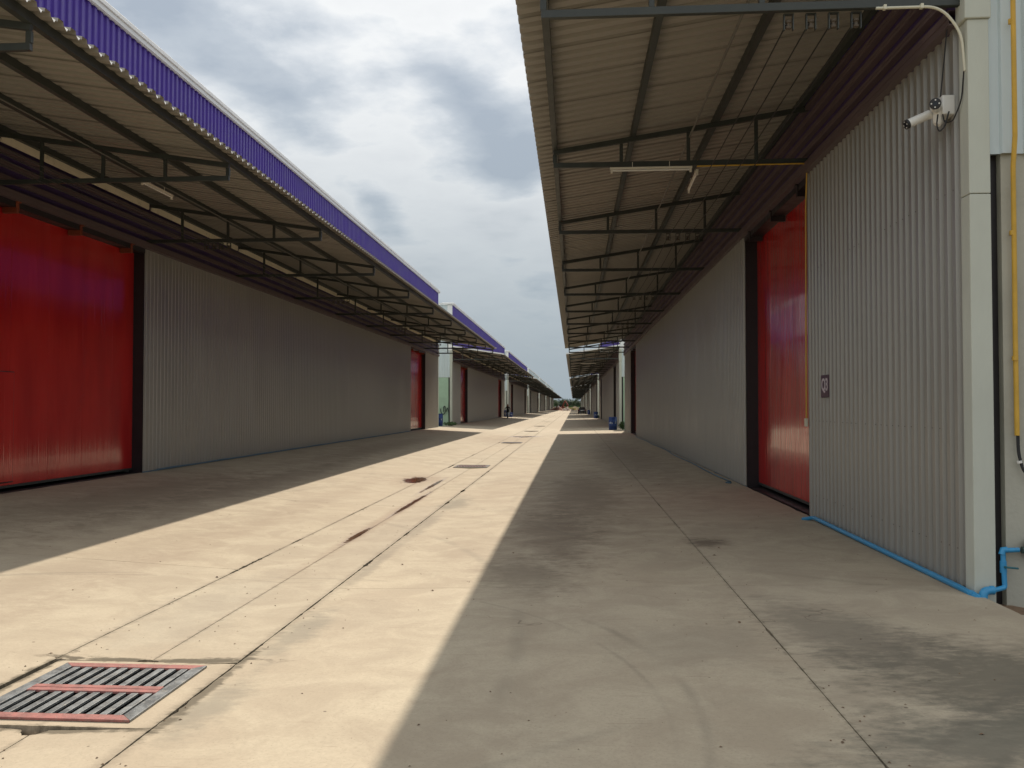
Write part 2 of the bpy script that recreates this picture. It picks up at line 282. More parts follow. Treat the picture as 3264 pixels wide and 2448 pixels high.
# ------------------------------------------------------------------ mesh helpers
class MB:
    def __init__(s): s.v = []; s.f = []
    def quad(s, a, b, c, d): i = len(s.v); s.v += [a, b, c, d]; s.f.append((i, i + 1, i + 2, i + 3)); return s
    def tri(s, a, b, c): i = len(s.v); s.v += [a, b, c]; s.f.append((i, i + 1, i + 2)); return s
    def box(s, x0, x1, y0, y1, z0, z1):
        if x0 > x1: x0, x1 = x1, x0
        if y0 > y1: y0, y1 = y1, y0
        if z0 > z1: z0, z1 = z1, z0
        i = len(s.v)
        s.v += [(x0, y0, z0), (x1, y0, z0), (x1, y1, z0), (x0, y1, z0), (x0, y0, z1), (x1, y0, z1), (x1, y1, z1), (x0, y1, z1)]
        s.f += [tuple(i + k for k in q) for q in ((0, 3, 2, 1), (4, 5, 6, 7), (0, 1, 5, 4), (1, 2, 6, 5), (2, 3, 7, 6), (3, 0, 4, 7))]
        return s
    def beam(s, p, q, w, h, up=(0, 0, 1)):
        p = Vector(p); q = Vector(q); d = (q - p).normalized(); u = Vector(up)
        if abs(d.dot(u)) > 0.98: u = Vector((0, 1, 0))
        sx = d.cross(u).normalized() * w / 2; uz = sx.normalized().cross(d).normalized() * h / 2
        i = len(s.v)
        for c in (p, q):
            for a, b in ((-1, -1), (1, -1), (1, 1), (-1, 1)): s.v.append(tuple(c + sx * a + uz * b))
        s.f += [tuple(i + k for k in qd) for qd in ((0, 1, 2, 3), (7, 6, 5, 4), (0, 4, 5, 1), (1, 5, 6, 2), (2, 6, 7, 3), (3, 7, 4, 0))]
        return s
    def tube(s, pts, r, n=10, cap=True):
        pts = [Vector(p) for p in pts]; rs = r if isinstance(r, (list, tuple)) else [r] * len(pts)
        base = len(s.v); prev = None
        for k, p in enumerate(pts):
            d = ((pts[min(k + 1, len(pts) - 1)] - pts[max(k - 1, 0)])).normalized()
            if prev is None:
                prev = d.orthogonal().normalized()
            a = (prev - d * prev.dot(d)).normalized(); prev = a; b = d.cross(a)
            for j in range(n):
                th = 2 * math.pi * j / n; s.v.append(tuple(p + (a * math.cos(th) + b * math.sin(th)) * rs[k]))
        for k in range(len(pts) - 1):
            for j in range(n):
                a = base + k * n + j; b = base + k * n + (j + 1) % n
                s.f.append((a, b, b + n, a + n))
        if cap:
            s.f.append(tuple(base + j for j in reversed(range(n)))); s.f.append(tuple(base + (len(pts) - 1) * n + j for j in range(n)))
        return s
    def build(s, name, m, parent=None, smooth=False, bevel=0.0, loc=None):
        me = bpy.data.meshes.new(name); me.from_pydata([tuple(v) for v in s.v], [], s.f); me.update()
        bm = bmesh.new(); bm.from_mesh(me); bmesh.ops.recalc_face_normals(bm, faces=bm.faces); bm.to_mesh(me); bm.free()
        o = bpy.data.objects.new(name, me); COL.objects.link(o)
        me.materials.append(M[m] if isinstance(m, str) else m)
        if smooth:
            me.polygons.foreach_set('use_smooth', [True] * len(me.polygons)); me.set_sharp_from_angle(angle=R(40))
        if bevel:
            b = o.modifiers.new('bevel', 'BEVEL'); b.width = bevel; b.segments = 2; b.limit_method = 'ANGLE'
        if parent: o.parent = parent
        if loc: o.location = loc
        return o

def tag(o, label=None, cat=None, group=None, kind=None):
    if label: o['label'] = label
    if cat: o['category'] = cat
    if group: o['group'] = group
    if kind: o['kind'] = kind
    return o
def empty(name, loc, label=None, cat=None, group=None, kind=None):
    o = bpy.data.objects.new(name, None); COL.objects.link(o); o.location = loc; o.empty_display_size = 0.2
    return tag(o, label, cat, group, kind)
def inst(name, me, parent, loc=(0, 0, 0), rot=(0, 0, 0)):
    o = bpy.data.objects.new(name, me); COL.objects.link(o); o.parent = parent; o.location = loc; o.rotation_euler = rot; return o
def bend(pts, r, n=6):
    """round the corners of a polyline"""
    pts = [Vector(p) for p in pts]; out = [pts[0]]
    for a, b, c in zip(pts, pts[1:], pts[2:]):
        ra = min(r, (a - b).length * 0.45, (c - b).length * 0.45)
        p0 = b + (a - b).normalized() * ra; p1 = b + (c - b).normalized() * ra
        for k in range(n + 1):
            t = k / n; out.append(p0 * (1 - t) ** 2 + b * 2 * t * (1 - t) + p1 * t * t)
    out.append(pts[-1]); return out

# ------------------------------------------------------------------ ground and pavement
PERIOD = 58.4; LEN = 50.5; NB = 7
XW = {1: 3.5, -1: -9.35}; Y0 = {1: 7.95, -1: 8.3}; ZB = {1: 0.0, -1: 0.19}
g = MB(); g.quad((-1500, -300, -0.62), (1500, -300, -0.62), (1500, 2500, -0.62), (-1500, 2500, -0.62))
tag(g.build('ground', mat('field_earth', (0.17, 0.15, 0.075), 0.95, 0, 0.3, 0.05)), kind='structure')

pave = empty('pavement', (0, 0, 0), kind='structure')
def zp(x):
    pts = [(-9.35, .19), (-3.6, -.13), (-2.95, -.155), (-2.3, -.13), (3.5, 0.0)]
    if x <= pts[0][0]: return .19
    for (a, za), (b, zb) in zip(pts, pts[1:]):
        if x <= b: return za + (zb - za) * (x - a) / (b - a)
    return 0.0
from mathutils import noise as mnoise
def edge(p, q, amp, step, rr):
    """run of points from p (included) to q (excluded), worn unevenly and chipped here and there"""
    L_ = math.hypot(q[0] - p[0], q[1] - p[1]); n = max(1, int(L_ / step)); out = []
    nx, ny = -(q[1] - p[1]) / L_, (q[0] - p[0]) / L_
    for k in range(n):
        t = k / n; x, y = p[0] + (q[0] - p[0]) * t, p[1] + (q[1] - p[1]) * t
        j = 0
        if k:
            w = mnoise.noise((x * 3, y * 3, 1.7)); w2 = mnoise.noise((x * 14, y * 14, 7.7)); c = mnoise.noise((x * 1.3, y * 1.3, 4.2))
            j = amp * (abs(w) * 0.9 + abs(w2) * 0.7); j += amp * 5 * max(0, c - 0.22) * (0.6 + abs(w2) * 2)
            j = min(j, 0.07)
        out.append((x + nx * j, y + ny * j))
    return out
def slab(x0, x1, y0, y1, ampL, ampR, ampT, notch=None, thick=0.16, gap=0.0025):
    rr = random.Random(int(x0 * 971 + y0 * 331))
    near = y0 < 32; st = 0.045 if near else 0.6
    a, b, c, d = (x0 + gap, y0 + gap), (x1 - gap, y0 + gap), (x1 - gap, y1 - gap), (x0 + gap, y1 - gap)
    if not near: ampL = ampR = ampT = 0.004
    poly = edge(a, b, ampT, st, rr) + edge(b, c, ampR, st, rr) + edge(c, d, ampT, st, rr) + edge(d, a, ampL, st, rr)
    if notch:       # (x, y, r): a round hole broken through the corner
        nx, ny, nr = notch; keep = [math.hypot(px - nx, py - ny) >= nr for px, py in poly]; n_ = len(poly)
        st0 = next(i for i in range(n_) if keep[i] and not keep[(i + 1) % n_])
        res = [poly[(st0 + 1 + i) % n_] for i in range(n_) if keep[(st0 + 1 + i) % n_]]
        p0, p1 = res[-1], res[0]; a0 = math.atan2(p0[1] - ny, p0[0] - nx); a1 = math.atan2(p1[1] - ny, p1[0] - nx)
        da = (a1 - a0 + math.pi) % (2 * math.pi) - math.pi
        poly = res + [(nx + math.cos(a0 + da * q / 7) * nr * rr.uniform(.9, 1.12), ny + math.sin(a0 + da * q / 7) * nr * rr.uniform(.9, 1.1)) for q in range(0, 8)]
    m = MB(); n = len(poly)
    for (px, py) in poly: m.v.append((px, py, zp(px)))
    for (px, py) in poly: m.v.append((px, py, zp(px) - thick))
    m.f.append(tuple(range(n))); m.f.append(tuple(reversed(range(n, 2 * n))))
    for i in range(n): m.f.append((i, i + n, (i + 1) % n + n, (i + 1) % n))
    m.build('slab', 'concrete', pave)
XL = [-9.35, -3.6, -2.95, -2.3, 1.45, 3.5]
rows = [-9.9, -3.85, 2.2, 8.3, 14.4] + [14.4 + 6.05 * k for k in range(1, 15)]
GY = [5.25, 25.4, 42.0, 61.5, 77.0]
# bearing layer under the joints
g = MB(); g.quad((-9.3, -10, -0.45), (3.45, -10, -0.45), (3.45, 430, -0.45), (-9.3, 430, -0.45))
tag(g.build('ground_base', mat('joint_filler', (0.055, 0.045, 0.03), 0.95)), kind='structure')
for i in range(len(rows) - 1):
    y0, y1 = rows[i], rows[i + 1]
    slab(-9.5, -3.6, y0 + 0.9, y1 + 0.9, 0.002, 0.006, 0.003)
    slab(-2.3, 1.45, y0, y1, 0.017, 0.006, 0.002)
    slab(1.45, 3.5, y0, y1, 0.004, 0.012, 0.002)
slab(-9.5, -3.6, -9.9, -9.0, 0.002, 0.002, 0.002)
ch = [-9.9] + sum([[gy - 0.60, gy + 0.62] for gy in GY], []) + [rows[-1]]
for i in range(0, len(ch), 2):
    a, b = ch[i], ch[i + 1]
    n = max(1, round((b - a) / 9))
    for k in range(n):
        ya, yb = a + (b - a) * k / n, a + (b - a) * (k + 1) / n
        nn = None
        if abs(yb - ch[1]) < 1e-3: nn = (-2.95, yb, 0.085)
        if abs(ya - ch[2]) < 1e-3: nn = (-2.95, ya, 0.11)
        slab(-3.6, -2.95, ya, yb, 0.005, 0.0015, 0.012, nn); slab(-2.95, -2.3, ya, yb, 0.0015, 0.011, 0.012, nn and (-2.95, nn[1], nn[2] * .8))
# the far end of the yard, its joints too small to tell apart
yf = rows[-1]; m = MB()
for xa, xb in ((-9.5, -3.61), (-3.59, -2.31), (-2.29, 1.44), (1.46, 3.5)):
    for k in range(50):
        ya = yf + 0.01 + k * 6.4; yb = ya + 6.38
        if yb > 420: break
        m.v += [(xa, ya, zp(xa)), (xb, ya, zp(xb)), (xb, yb, zp(xb)), (xa, yb, zp(xa))]; i = len(m.v); m.f.append((i - 4, i - 3, i - 2, i - 1))
far = m.build('far_slabs', 'concrete', pave); far['kind'] = 'stuff'

# soil outside the yard edge on the right, in front of the end wall, and in the gaps between buildings
def soil_patch(x0, x1, y0, y1, z, amp, seed, nx=24, ny=24, name='soil'):
    rr = random.Random(seed); m = MB()
    for j in range(ny + 1):
        for i in range(nx + 1):
            m.v.append((x0 + (x1 - x0) * i / nx, y0 + (y1 - y0) * j / ny, z + rr.uniform(-amp, amp)))
    for j in range(ny):
        for i in range(nx): a = j * (nx + 1) + i; m.f.append((a, a + 1, a + nx + 2, a + nx + 1))
    return m.build(name, 'soil', smooth=True)
tag(soil_patch(3.47, 9.5, -3.0, 8.2, -0.14, 0.035, 1, 60, 110), 'bare brown soil beyond the concrete edge beside the right corner column', kind='stuff')

# rubble lumps on that soil: a few that can be picked apart
def lump(name, loc, s, m_, seed, parent=None, smooth=False):
    rr = random.Random(seed); bm = bmesh.new(); bmesh.ops.create_icosphere(bm, subdivisions=2, radius=1.0)
    for v in bm.verts:
        k = 1 + rr.uniform(-0.22, 0.22); v.co = Vector((v.co.x * s[0] * k, v.co.y * s[1] * k, v.co.z * s[2] * k))
    me = bpy.data.meshes.new(name); bm.to_mesh(me); bm.free(); me.materials.append(M[m_])
    o = bpy.data.objects.new(name, me); COL.objects.link(o); o.location = loc; o.rotation_euler = (0, 0, rr.uniform(0, 3)); o.parent = parent
    return o
RL = ['broken concrete lump closest to the blue elbow', 'second broken lump beyond the yard edge', 'largest pale broken lump on the soil', 'smallest broken lump at the concrete edge', 'little lump by the column foot', 'outermost broken lump at the right edge', 'pale lump nearest the viewer']
for k, (x, y, s) in enumerate([(3.62, 6.95, .07), (3.80, 7.2, .06), (3.98, 7.42, .09), (3.75, 6.75, .05), (3.66, 7.42, .045), (4.1, 7.0, .07), (3.9, 6.85, .05)]):
    tag(lump('rubble_stone', (x, y, -0.10), (s * 1.3, s, s * 0.5), 'rubble', k), RL[k], 'rubble', 'rubble lumps on the soil beside the corner column')

# ------------------------------------------------------------------ drain grates
def grate(y, lab, grp='steel drain grates down the middle of the yard', full=True):
    root = empty('drain_grate', (-2.96, y, zp(-2.95)), lab, 'drain grate', grp)
    zt = 0.035
    # concrete collar around the pit belongs to the pavement
    c = MB(); x0, x1, ya, yb = -3.565, -2.31, y - 0.59, y + 0.61; hx0, hx1, hy0, hy1 = -3.40, -2.52, y - 0.45, y + 0.45; zc_ = -0.135
    w_ = MB(); w_.box(hx0 - .02, hx1 + .02, hy0 - .02, hy1 + .02, -0.445, -0.42); w_.build('pit_shade_floor', 'glass_dark', pave)  # dark floor added so the pit reads as shaded between the bars
    for (a, b, d, e) in ((x0, x1, ya, hy0), (x0, x1, hy1, yb), (x0, hx0, hy0, hy1), (hx1, x1, hy0, hy1)): c.box(a, b, d, e, -0.44, zc_)
    c.build('pit_collar', 'concrete', pave)
    zt = zc_ - root.location.z
    root.scale = (0.95, 0.97, 1); W, H = 0.475, 0.49; za, zb_ = zt + 0.002, zt + 0.016; fw = 0.04
    def mitre(name, mt, pts):
        m = MB(); m.v = [(px, py, z) for z in (za, zb_) for px, py in pts]; m.f = [(3, 2, 1, 0), (4, 5, 6, 7), (0, 1, 5, 4), (1, 2, 6, 5), (2, 3, 7, 6), (3, 0, 4, 7)]; m.build(name, mt, root, bevel=0.002)
    A, B2, C2, D2 = W + fw, H + fw, W - fw, H - fw
    red = 'rust_red' if y < 10 else 'dark_rust'; gs = 'grate_steel' if y < 10 else 'dark_rust'
    mitre('frame_bar', red, [(-A, -B2), (A, -B2), (C2, -D2), (-C2, -D2)]); mitre('frame_bar', red, [(A, B2), (-A, B2), (-C2, D2), (C2, D2)])
    mitre('frame_bar', gs, [(A + .001, -B2), (A + .001, B2), (C2 + .001, D2), (C2 + .001, -D2)]); mitre('frame_bar', gs, [(-A - .001, B2), (-A - .001, -B2), (-C2 - .001, -D2), (-C2 - .001, D2)])
    m = MB(); m.box(-C2, C2, -0.055, -0.001, zt + 0.003, zt + 0.018); m.box(-C2, C2, 0.001, 0.055, zt + 0.003, zt + 0.020); m.build('cross_bar', 'rust_red' if y < 30 else 'dark_rust', root, bevel=0.002)
    l = MB(); zl = -0.139
    for (q0, q1, q2, q3) in ((hx0 - .001, hx0 + .012, hy0, hy1), (hx1 - .012, hx1 + .001, hy0, hy1), (hx0 + .012, hx1 - .012, hy0 - .001, hy0 + .012), (hx0 + .012, hx1 - .012, hy1 - .012, hy1 + .001)): l.box(q0, q1, q2, q3, -0.42, zl)
    l.build('pit_shade_lining', 'rubber', pave)  # black faces added over the pit sides, standing in for shade
    if full:
        bar = None
        for half in (-1, 1):
            for k in range(10):
                x = -W + 0.085 + k * 0.0866 + rnd.uniform(-0.004, 0.004)
                if bar is None:
                    mm = MB(); mm.box(-0.0225, 0.0225, -0.198, 0.198, zt - 0.004, zt + 0.012); bar = mm.build('bar', gs, root, bevel=0.002)
                    bar.location = (x, half * 0.255, 0)
                else:
                    o = bar.copy(); COL.objects.link(o); o.parent = root; o.location = (x, half * 0.255, 0)
    else:
        m = MB()
        for k in range(11): x = -W + 0.085 + k * 0.078; m.box(x - .023, x + .023, -.45, .45, zt - .008, zt + .012)
        o = m.build('bars', 'dark_rust', root); o['kind'] = 'stuff'
    return root
grate(GY[0], 'large rusty red framed drain grate in the near left foreground')
grate(GY[1], 'second drain grate beyond the brown puddle')
for y, l in zip(GY[2:], ['third drain grate along the middle of the sunlit yard', 'small distant drain grate level with the first gap between warehouses', 'smallest distant drain grate beyond the first gap between warehouses']): grate(y, l, full=False)
dark = M['rubber']

# ------------------------------------------------------------------ corrugated sheets
PR = [(0.0, 0.0), (0.50, 0.0), (0.56, 1.0), (0.94, 1.0), (1.0, 0.0)]     # one rib: pan, rise, crest, fall (0..1 of pitch)
def ribs(a0, a1, pitch, depth):
    """profile points (position, out) between a0 and a1"""
    n = int(round((a1 - a0) / pitch)); p = (a1 - a0) / n; pts = []
    for k in range(n):
        for q, d in PR[:-1]: pts.append((a0 + (k + q) * p, d * depth))
    pts.append((a1, 0.0)); return pts
def sheet_v(s, X, y0, y1, z0, z1, pitch, depth, u0=0.0, th=0.0):
    """vertical-rib wall facing the alley; s = side"""
    m = MB(); P = ribs(y0, y1, pitch, depth)
    for y, d in P: m.v += [(X - s * (u0 + d), y, z0), (X - s * (u0 + d), y, z1)]
    for i in range(len(P) - 1): a = 2 * i; m.f.append((a, a + 2, a + 3, a + 1))
    return m
def sheet_h(s, X, y0, y1, z0, z1, pitch, depth, u0=0.0):
    m = MB(); P = ribs(z0, z1, pitch, depth)
    for z, d in P: m.v += [(X - s * (u0 + d), y0, z), (X - s * (u0 + d), y1, z)]
    for i in range(len(P) - 1): a = 2 * i; m.f.append((a, a + 1, a + 3, a + 2))
    return m
def sheet_end(x0, x1, y, z0, z1, pitch, depth):
    m = MB(); P = ribs(x0, x1, pitch, depth)
    for x, d in P: m.v += [(x, y - d, z0), (x, y - d, z1)]
    for i in range(len(P) - 1): a = 2 * i; m.f.append((a, a + 2, a + 3, a + 1))
    return m

TRU_Z = E + 3.61          # bottom chord centre
def canopy_z(s, x, top=True):
    d = (x + 0.25) if s == 1 else (-5.45 - x)
    return E + 3.81 + 0.155 * d
XE = {1: -0.27, -1: -5.45}      # truss tips
XC = {1: -0.55, -1: -5.25}      # sheet edges

def warehouse(s, k):
    X, zb = XW[s], ZB[s]; yb = Y0[s] + PERIOD * k; ye = yb + LEN
    side = 'right' if s == 1 else 'left'
    ordn = ['nearest', 'second', 'third', 'fourth', 'fifth', 'sixth', 'farthest'][k]
    purple = k < 3
    lab = f"{ordn} grey sheet-clad warehouse on the {side} of the yard" + (" with purple parapet" if purple and s == -1 else "") + " and truss canopy"
    root = empty('warehouse', (X, yb, zb), lab, 'warehouse', f'warehouses lining the {side} side of the yard')
    def B(mb, name, m, par=None, **kw):
        mb.v = [(x - X, y - yb, z - zb) for x, y, z in mb.v]
        return mb.build(name, m, par or root, **kw)
    near = k == 0
    ws, we = yb + 0.08, ye + 0.85
    zt = E + 3.5; zpar = E + 7.86
    if s == 1: doors = [(yb + 5.2, yb + 10.0), (yb + 40.7, yb + 45.4)]
    else: doors = [(yb + 5.05, yb + 10.05), (yb + 41.3, yb + 46.3)]
    if near and s == 1: wx = X
    segs = []; c = ws
    for a, b in doors: segs.append((c, a)); c = b
    segs.append((c, we))
    # ---- structural shell: thick wall core, set behind the sheets; open behind doors
    core = MB()
    for a, b in segs: core.box(X + s * 0.012, X + s * 0.62, a + 0.03, b - 0.03, zb - 0.4, zt)
    core.box(X + s * 0.02, X + s * 0.62, ws, we, zt, zpar - 0.1)
    B(core, 'wall_core', 'wall_back')
    D = 32
    m = MB(); m.box(X + s * 0.7, X + s * D, ws + 0.1, we - 0.1, -0.5, zpar - 0.9); B(m, 'rear_hall', 'wall')
    # shallow roof behind the parapet
    m = MB(); x1, x2, xm = X + s * 0.66, X + s * (D + 0.4), X + s * (D / 2)
    for (xa, za, xb, zb_) in ((x1, zpar - 0.85, xm, zpar + 0.5), (xm, zpar + 0.5, x2, zpar - 0.85)):
        m.v += [(xa, ws, za), (xb, ws, zb_), (xb, we, zb_), (xa, we, za), (xa, ws, za - .1), (xb, ws, zb_ - .1), (xb, we, zb_ - .1), (xa, we, za - .1)]
        i = len(m.v) - 8; m.f += [tuple(i + q for q in f) for f in ((0, 1, 2, 3), (7, 6, 5, 4), (0, 4, 5, 1), (2, 6, 7, 3), (0, 3, 7, 4), (1, 5, 6, 2))]
    B(m, 'roof', 'zinc_white')
    # ---- grey wall sheets
    for a, b in segs:
        n = max(1, round((b - a) / 0.88)); w = (b - a) / n
        if near or (k == 1 and False):
            me = None
            for i in range(n):
                if me is None:
                    mb = sheet_v(s, 0, 0.004, w - 0.004, 0, zt - zb - 0.02, 0.18, 0.034 if s == 1 else 0.012)
                    o = mb.build('wall_sheet', 'wall', root); me = o.data
                    o.location = (0, a - yb, 0.02)
                else: o = inst('wall_sheet', me, root, (0, a + i * w - yb, 0.02))
                o.location.x = -s * (0.0 if i % 2 else 0.0025)
        else:
            B(sheet_v(s, X, a, b, zb, zt, 0.176, 0.024), 'wall', 'wall')
        if near and s == 1 and a == ws:
            m = MB()
            for i in range(int((b - a) / 0.176)):
                for zz in (0.35, 1.42, 3.6):
                    if rnd.random() < .4: continue
                    yc = a + (i + .75) * 0.176; xx = X - s * (0.034 + .003); m.box(xx - .003, xx + .004, yc - .005, yc + .005, zb + zz - .005, zb + zz + .005)
            B(m, 'sheet_screws', 'rod')['kind'] = 'stuff'
        # dark base flashing
        m = MB(); m.box(X - s * 0.0, X + s * 0.05, a + 0.02, b - 0.02, zb - 0.1, zb + 0.03); B(m, 'base_flashing', 'pipe_navy')
    # ---- door openings
    for di, (a, b) in enumerate(doors):
        zh = E + 3.32
        dr = MB(); xd = X + s * 0.24
        door = empty('door', (xd - X, a - yb, 0)); door.parent = root
        npn = 5; w = (b - a + 0.5) / npn
        wick = (near and s == -1 and di == 0)
        for i in range(npn):
            ya = a - 0.25 + i * w
            z0 = zb + 0.10
            mm = MB(); mm.box(0, s * 0.05, ya + 0.002 - a, ya + w - 0.002 - a, z0 - zb, zh - zb + 0.06); mm.build('door_panel', 'red', door, bevel=0.003)
        if wick:
            m2 = MB(); m2.box(-s * 0.012, -s * 0.001, 0.05, 0.95, 0.16, 2.02); m2.build('wicket_door', 'red', door, bevel=0.002)
            m3 = MB(); m3.box(-s * 0.004, 0, 0.035, 0.965, 0.14, 2.035); m3.build('wicket_gap', 'black', door)
        m2 = MB(); m2.box(-s * 0.006, s * 0.054, -0.25, b - a + 0.25, 0.055, 0.10); m2.build('bottom_rail', 'steel', door)
        # black jamb column faces (returns) and head track
        m2 = MB()
        m2.box(X + s * 0.008, X + s * 0.30, b - 0.0, b + 0.10, zb - .05, zt)
        B(m2, 'door_jamb', 'black')
        m2 = MB(); m2.box(X + s * 0.008, X + s * 0.30, a - 0.10, a, zb - .05, zt); B(m2, 'door_jamb', 'black')
        if s == -1 or not near:
            pass
        m2 = MB(); m2.box(X + s * 0.05, X + s * 0.62, a + .001, b - .001, zh + 0.03, zt); B(m2, 'door_head', 'black')
        m2 = MB(); m2.box(X + s * 0.62, X + s * 0.66, a - .3, b + .3, zb - .05, zt); B(m2, 'inner_lining', 'black')
        m2 = MB(); m2.box(X - s * 0.015, X + s * 0.10, a + .002, b - .002, zh + 0.02, zh + 0.12); B(m2, 'door_track', 'black')
        if near or k == 1:
            for q in (0.12, 0.5, 0.88):
                yq = a + (b - a) * q
                m2 = MB(); m2.box(X - s * 0.03, X + s * 0.22, yq - 0.035, yq + 0.035, zh - 0.07, zh + 0.16); m2.box(X - s * 0.06, X - s * 0.03, yq - 0.05, yq + 0.05, zh + 0.1, zh + 0.16)
                B(m2, 'door_hanger', 'bracket' if s == -1 else 'black')
        m2 = MB(); m2.box(X + s * 0.05, X + s * 0.6, a, b, zb - 0.3, zb + 0.004); B(m2, 'threshold', 'black')
    # ---- purple band with lengthwise ribs, between wall head and canopy
    top_u0 = canopy_z(s, X) + 0.06
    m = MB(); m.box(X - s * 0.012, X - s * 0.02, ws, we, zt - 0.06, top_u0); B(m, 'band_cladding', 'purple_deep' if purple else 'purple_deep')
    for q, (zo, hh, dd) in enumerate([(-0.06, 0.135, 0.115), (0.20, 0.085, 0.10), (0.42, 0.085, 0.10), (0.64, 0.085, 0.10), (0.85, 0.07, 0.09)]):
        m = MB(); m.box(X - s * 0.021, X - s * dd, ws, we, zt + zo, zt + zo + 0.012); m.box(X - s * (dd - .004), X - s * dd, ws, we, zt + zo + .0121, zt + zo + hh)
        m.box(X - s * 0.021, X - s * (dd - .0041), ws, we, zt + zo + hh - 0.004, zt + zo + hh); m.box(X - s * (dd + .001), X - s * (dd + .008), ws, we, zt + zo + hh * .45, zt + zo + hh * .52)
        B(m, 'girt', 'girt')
    if s == -1:
        step = LEN / 10
        for i in range(10):
            m = MB(); m.beam((X + 0.085, yb + i * step + 0.06, top_u0 - 0.11), (X + 0.085, yb + (i + 1) * step - 0.06, top_u0 - 0.11), 0.03, 0.13); B(m, 'cream_strip', 'cream')  # pale strip close under the canopy sheets, one length per bay
    # ---- parapet above the canopy
    pz0 = top_u0 + 0.04
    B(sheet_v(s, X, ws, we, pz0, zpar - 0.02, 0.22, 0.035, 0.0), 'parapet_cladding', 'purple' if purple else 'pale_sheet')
    m = MB(); m.box(X - s * 0.13, X + s * 0.75, ws - 0.12, we + 0.12, zpar + 0.07, zpar + 0.17); B(m, 'parapet_cap', 'white_metal', bevel=0.01)
    m = MB(); m.box(X - s * 0.10, X + s * 0.2, ws - 0.08, we + 0.08, zpar - 0.03, zpar + 0.069); B(m, 'cap_fascia', 'white_metal')
    m = MB(); m.box(X - s * 0.075, X - s * 0.045, ws - 0.06, we + 0.06, zpar - 0.05, zpar - 0.031); B(m, 'cap_drip', 'white_metal')
    # ---- canopy trusses
    pr = None
    for i in range(11):
        y = yb + i * LEN / 10; xe, xw = XE[s], X - s * 0.03
        z0 = TRU_Z; xs = [xe + (xw - xe) * q for q in (0.0, 0.265, 0.53, 0.795)]
        tr = empty('canopy_truss', (0, y - yb, 0)) if k < 2 else None
        W_ = 0.055
        def zt_(x): return canopy_z(s, x)
        bars = [('bottom_chord', (xe - s * 0.02, 0, z0), (xw, 0, z0), W_, 0.075), ('top_chord', (xe - s * 0.02, 0, zt_(xe)), (xw, 0, zt_(xw)), W_, 0.075)]
        for j, x in enumerate(xs): bars.append(('strut', (x, 0, z0 + 0.038), (x, 0, zt_(x) - 0.038), W_ - .004 if j else 0.06, 0.045))
        if k < 2:
            tr.parent = root
            if pr is None:
                pr = []
                for nm, p, q, w, h in bars:
                    mb = MB(); mb.beam((p[0] - X, 0, p[2] - zb), (q[0] - X, 0, q[2] - zb), w, h)
                    o = mb.build(nm, 'steel', tr, bevel=0.004 if near else 0); pr.append(o)
            else:
                for o in pr: c_ = o.copy(); COL.objects.link(c_); c_.parent = tr
        else:
            if pr is None:
                mb = MB()
                for nm, p, q, w, h in bars: mb.beam((p[0] - X, 0, p[2] - zb), (q[0] - X, 0, q[2] - zb), w, h)
                pr = mb.build('canopy_truss', 'steel', root)
            else:
                c_ = pr.copy(); COL.objects.link(c_); c_.parent = root; c_.location = (0, y - yb, 0)
    # purlins
    for q in (0.0, 0.31, 0.635, 0.96):
        x = XE[s] + (X - XE[s]) * q; z = canopy_z(s, x) + 0.085
        m = MB(); m.beam((x, yb - (1.2 if (near and s == -1) else (0.65 if k else 0.1)), z), (x, ye + 0.4, z), 0.075, 0.11); B(m, 'purlin', 'steel')
    # canopy sheets: ribs run from the wall to the edge
    ca, cb = yb - (1.3 if (near and s == -1) else (0.75 if k else 0.15)), ye + 0.5
    xo, xi = XC[s], X - s * (0.10 if s == -1 else 0.01)
    def zs(x): return canopy_z(s, x) + 0.142
    def roofsheet(a, b, pitch=0.22, dep=0.046):
        m = MB(); P = ribs(a, b, pitch, dep); nx = 1
        for y, d in P:
            m.v += [(xo, y, zs(xo) + d), (xi, y, zs(xi) + d)]
        for i in range(len(P) - 1): a_ = 2 * i; m.f.append((a_, a_ + 2, a_ + 3, a_ + 1))
        n0 = len(m.v)
        for y, d in P: m.v += [(xo, y, zs(xo) + d + 0.004), (xi, y, zs(xi) + d + 0.004)]
        for i in range(len(P) - 1): a_ = n0 + 2 * i; m.f.append((a_ + 1, a_ + 3, a_ + 2, a_))
        return m
    if near:
        n = round((cb - ca) / 0.88); w = (cb - ca) / n; me = None
        for i in range(n):
            if me is None:
                mb = roofsheet(0.0, w + 0.012); mb.v = [(x - X, y, z - zb) for x, y, z in mb.v]
                o = mb.build('roof_sheet', 'canopy', root); me = o.data; o.location = (0, ca - yb, 0)
            else: o = inst('roof_sheet', me, root, (0, ca + i * w - yb, 0.0015 if i % 2 else 0.0))
    else:
        B(roofsheet(ca, cb), 'canopy_roof', 'canopy')
    if s == -1 and k < 3:      # turned-down lips at the pan ends, coloured white for the sun on them
        m = MB(); P = ribs(ca, cb, 0.22, 0.045)
        for i in range(0, len(P) - 1, 4):
            ya, yc = P[i][0] + .02, P[i + 1][0] - .02
            m.tri((xo + .004, ya, zs(xo) + .004), (xo + .004, yc, zs(xo) + .004), (xo + .010, (ya + yc) / 2, zs(xo) - 0.034))
        B(m, 'edge_lips', 'zinc_white')['kind'] = 'stuff'
    # bright outer trim at the two canopy ends
    for yy in (ca - 0.03, cb + 0.0):
        m = MB(); m.beam((xo, yy + .015, zs(xo) + 0.045), (xi, yy + .015, zs(xi) + 0.045), 0.03, 0.10); B(m, 'canopy_end_trim', 'white_metal')
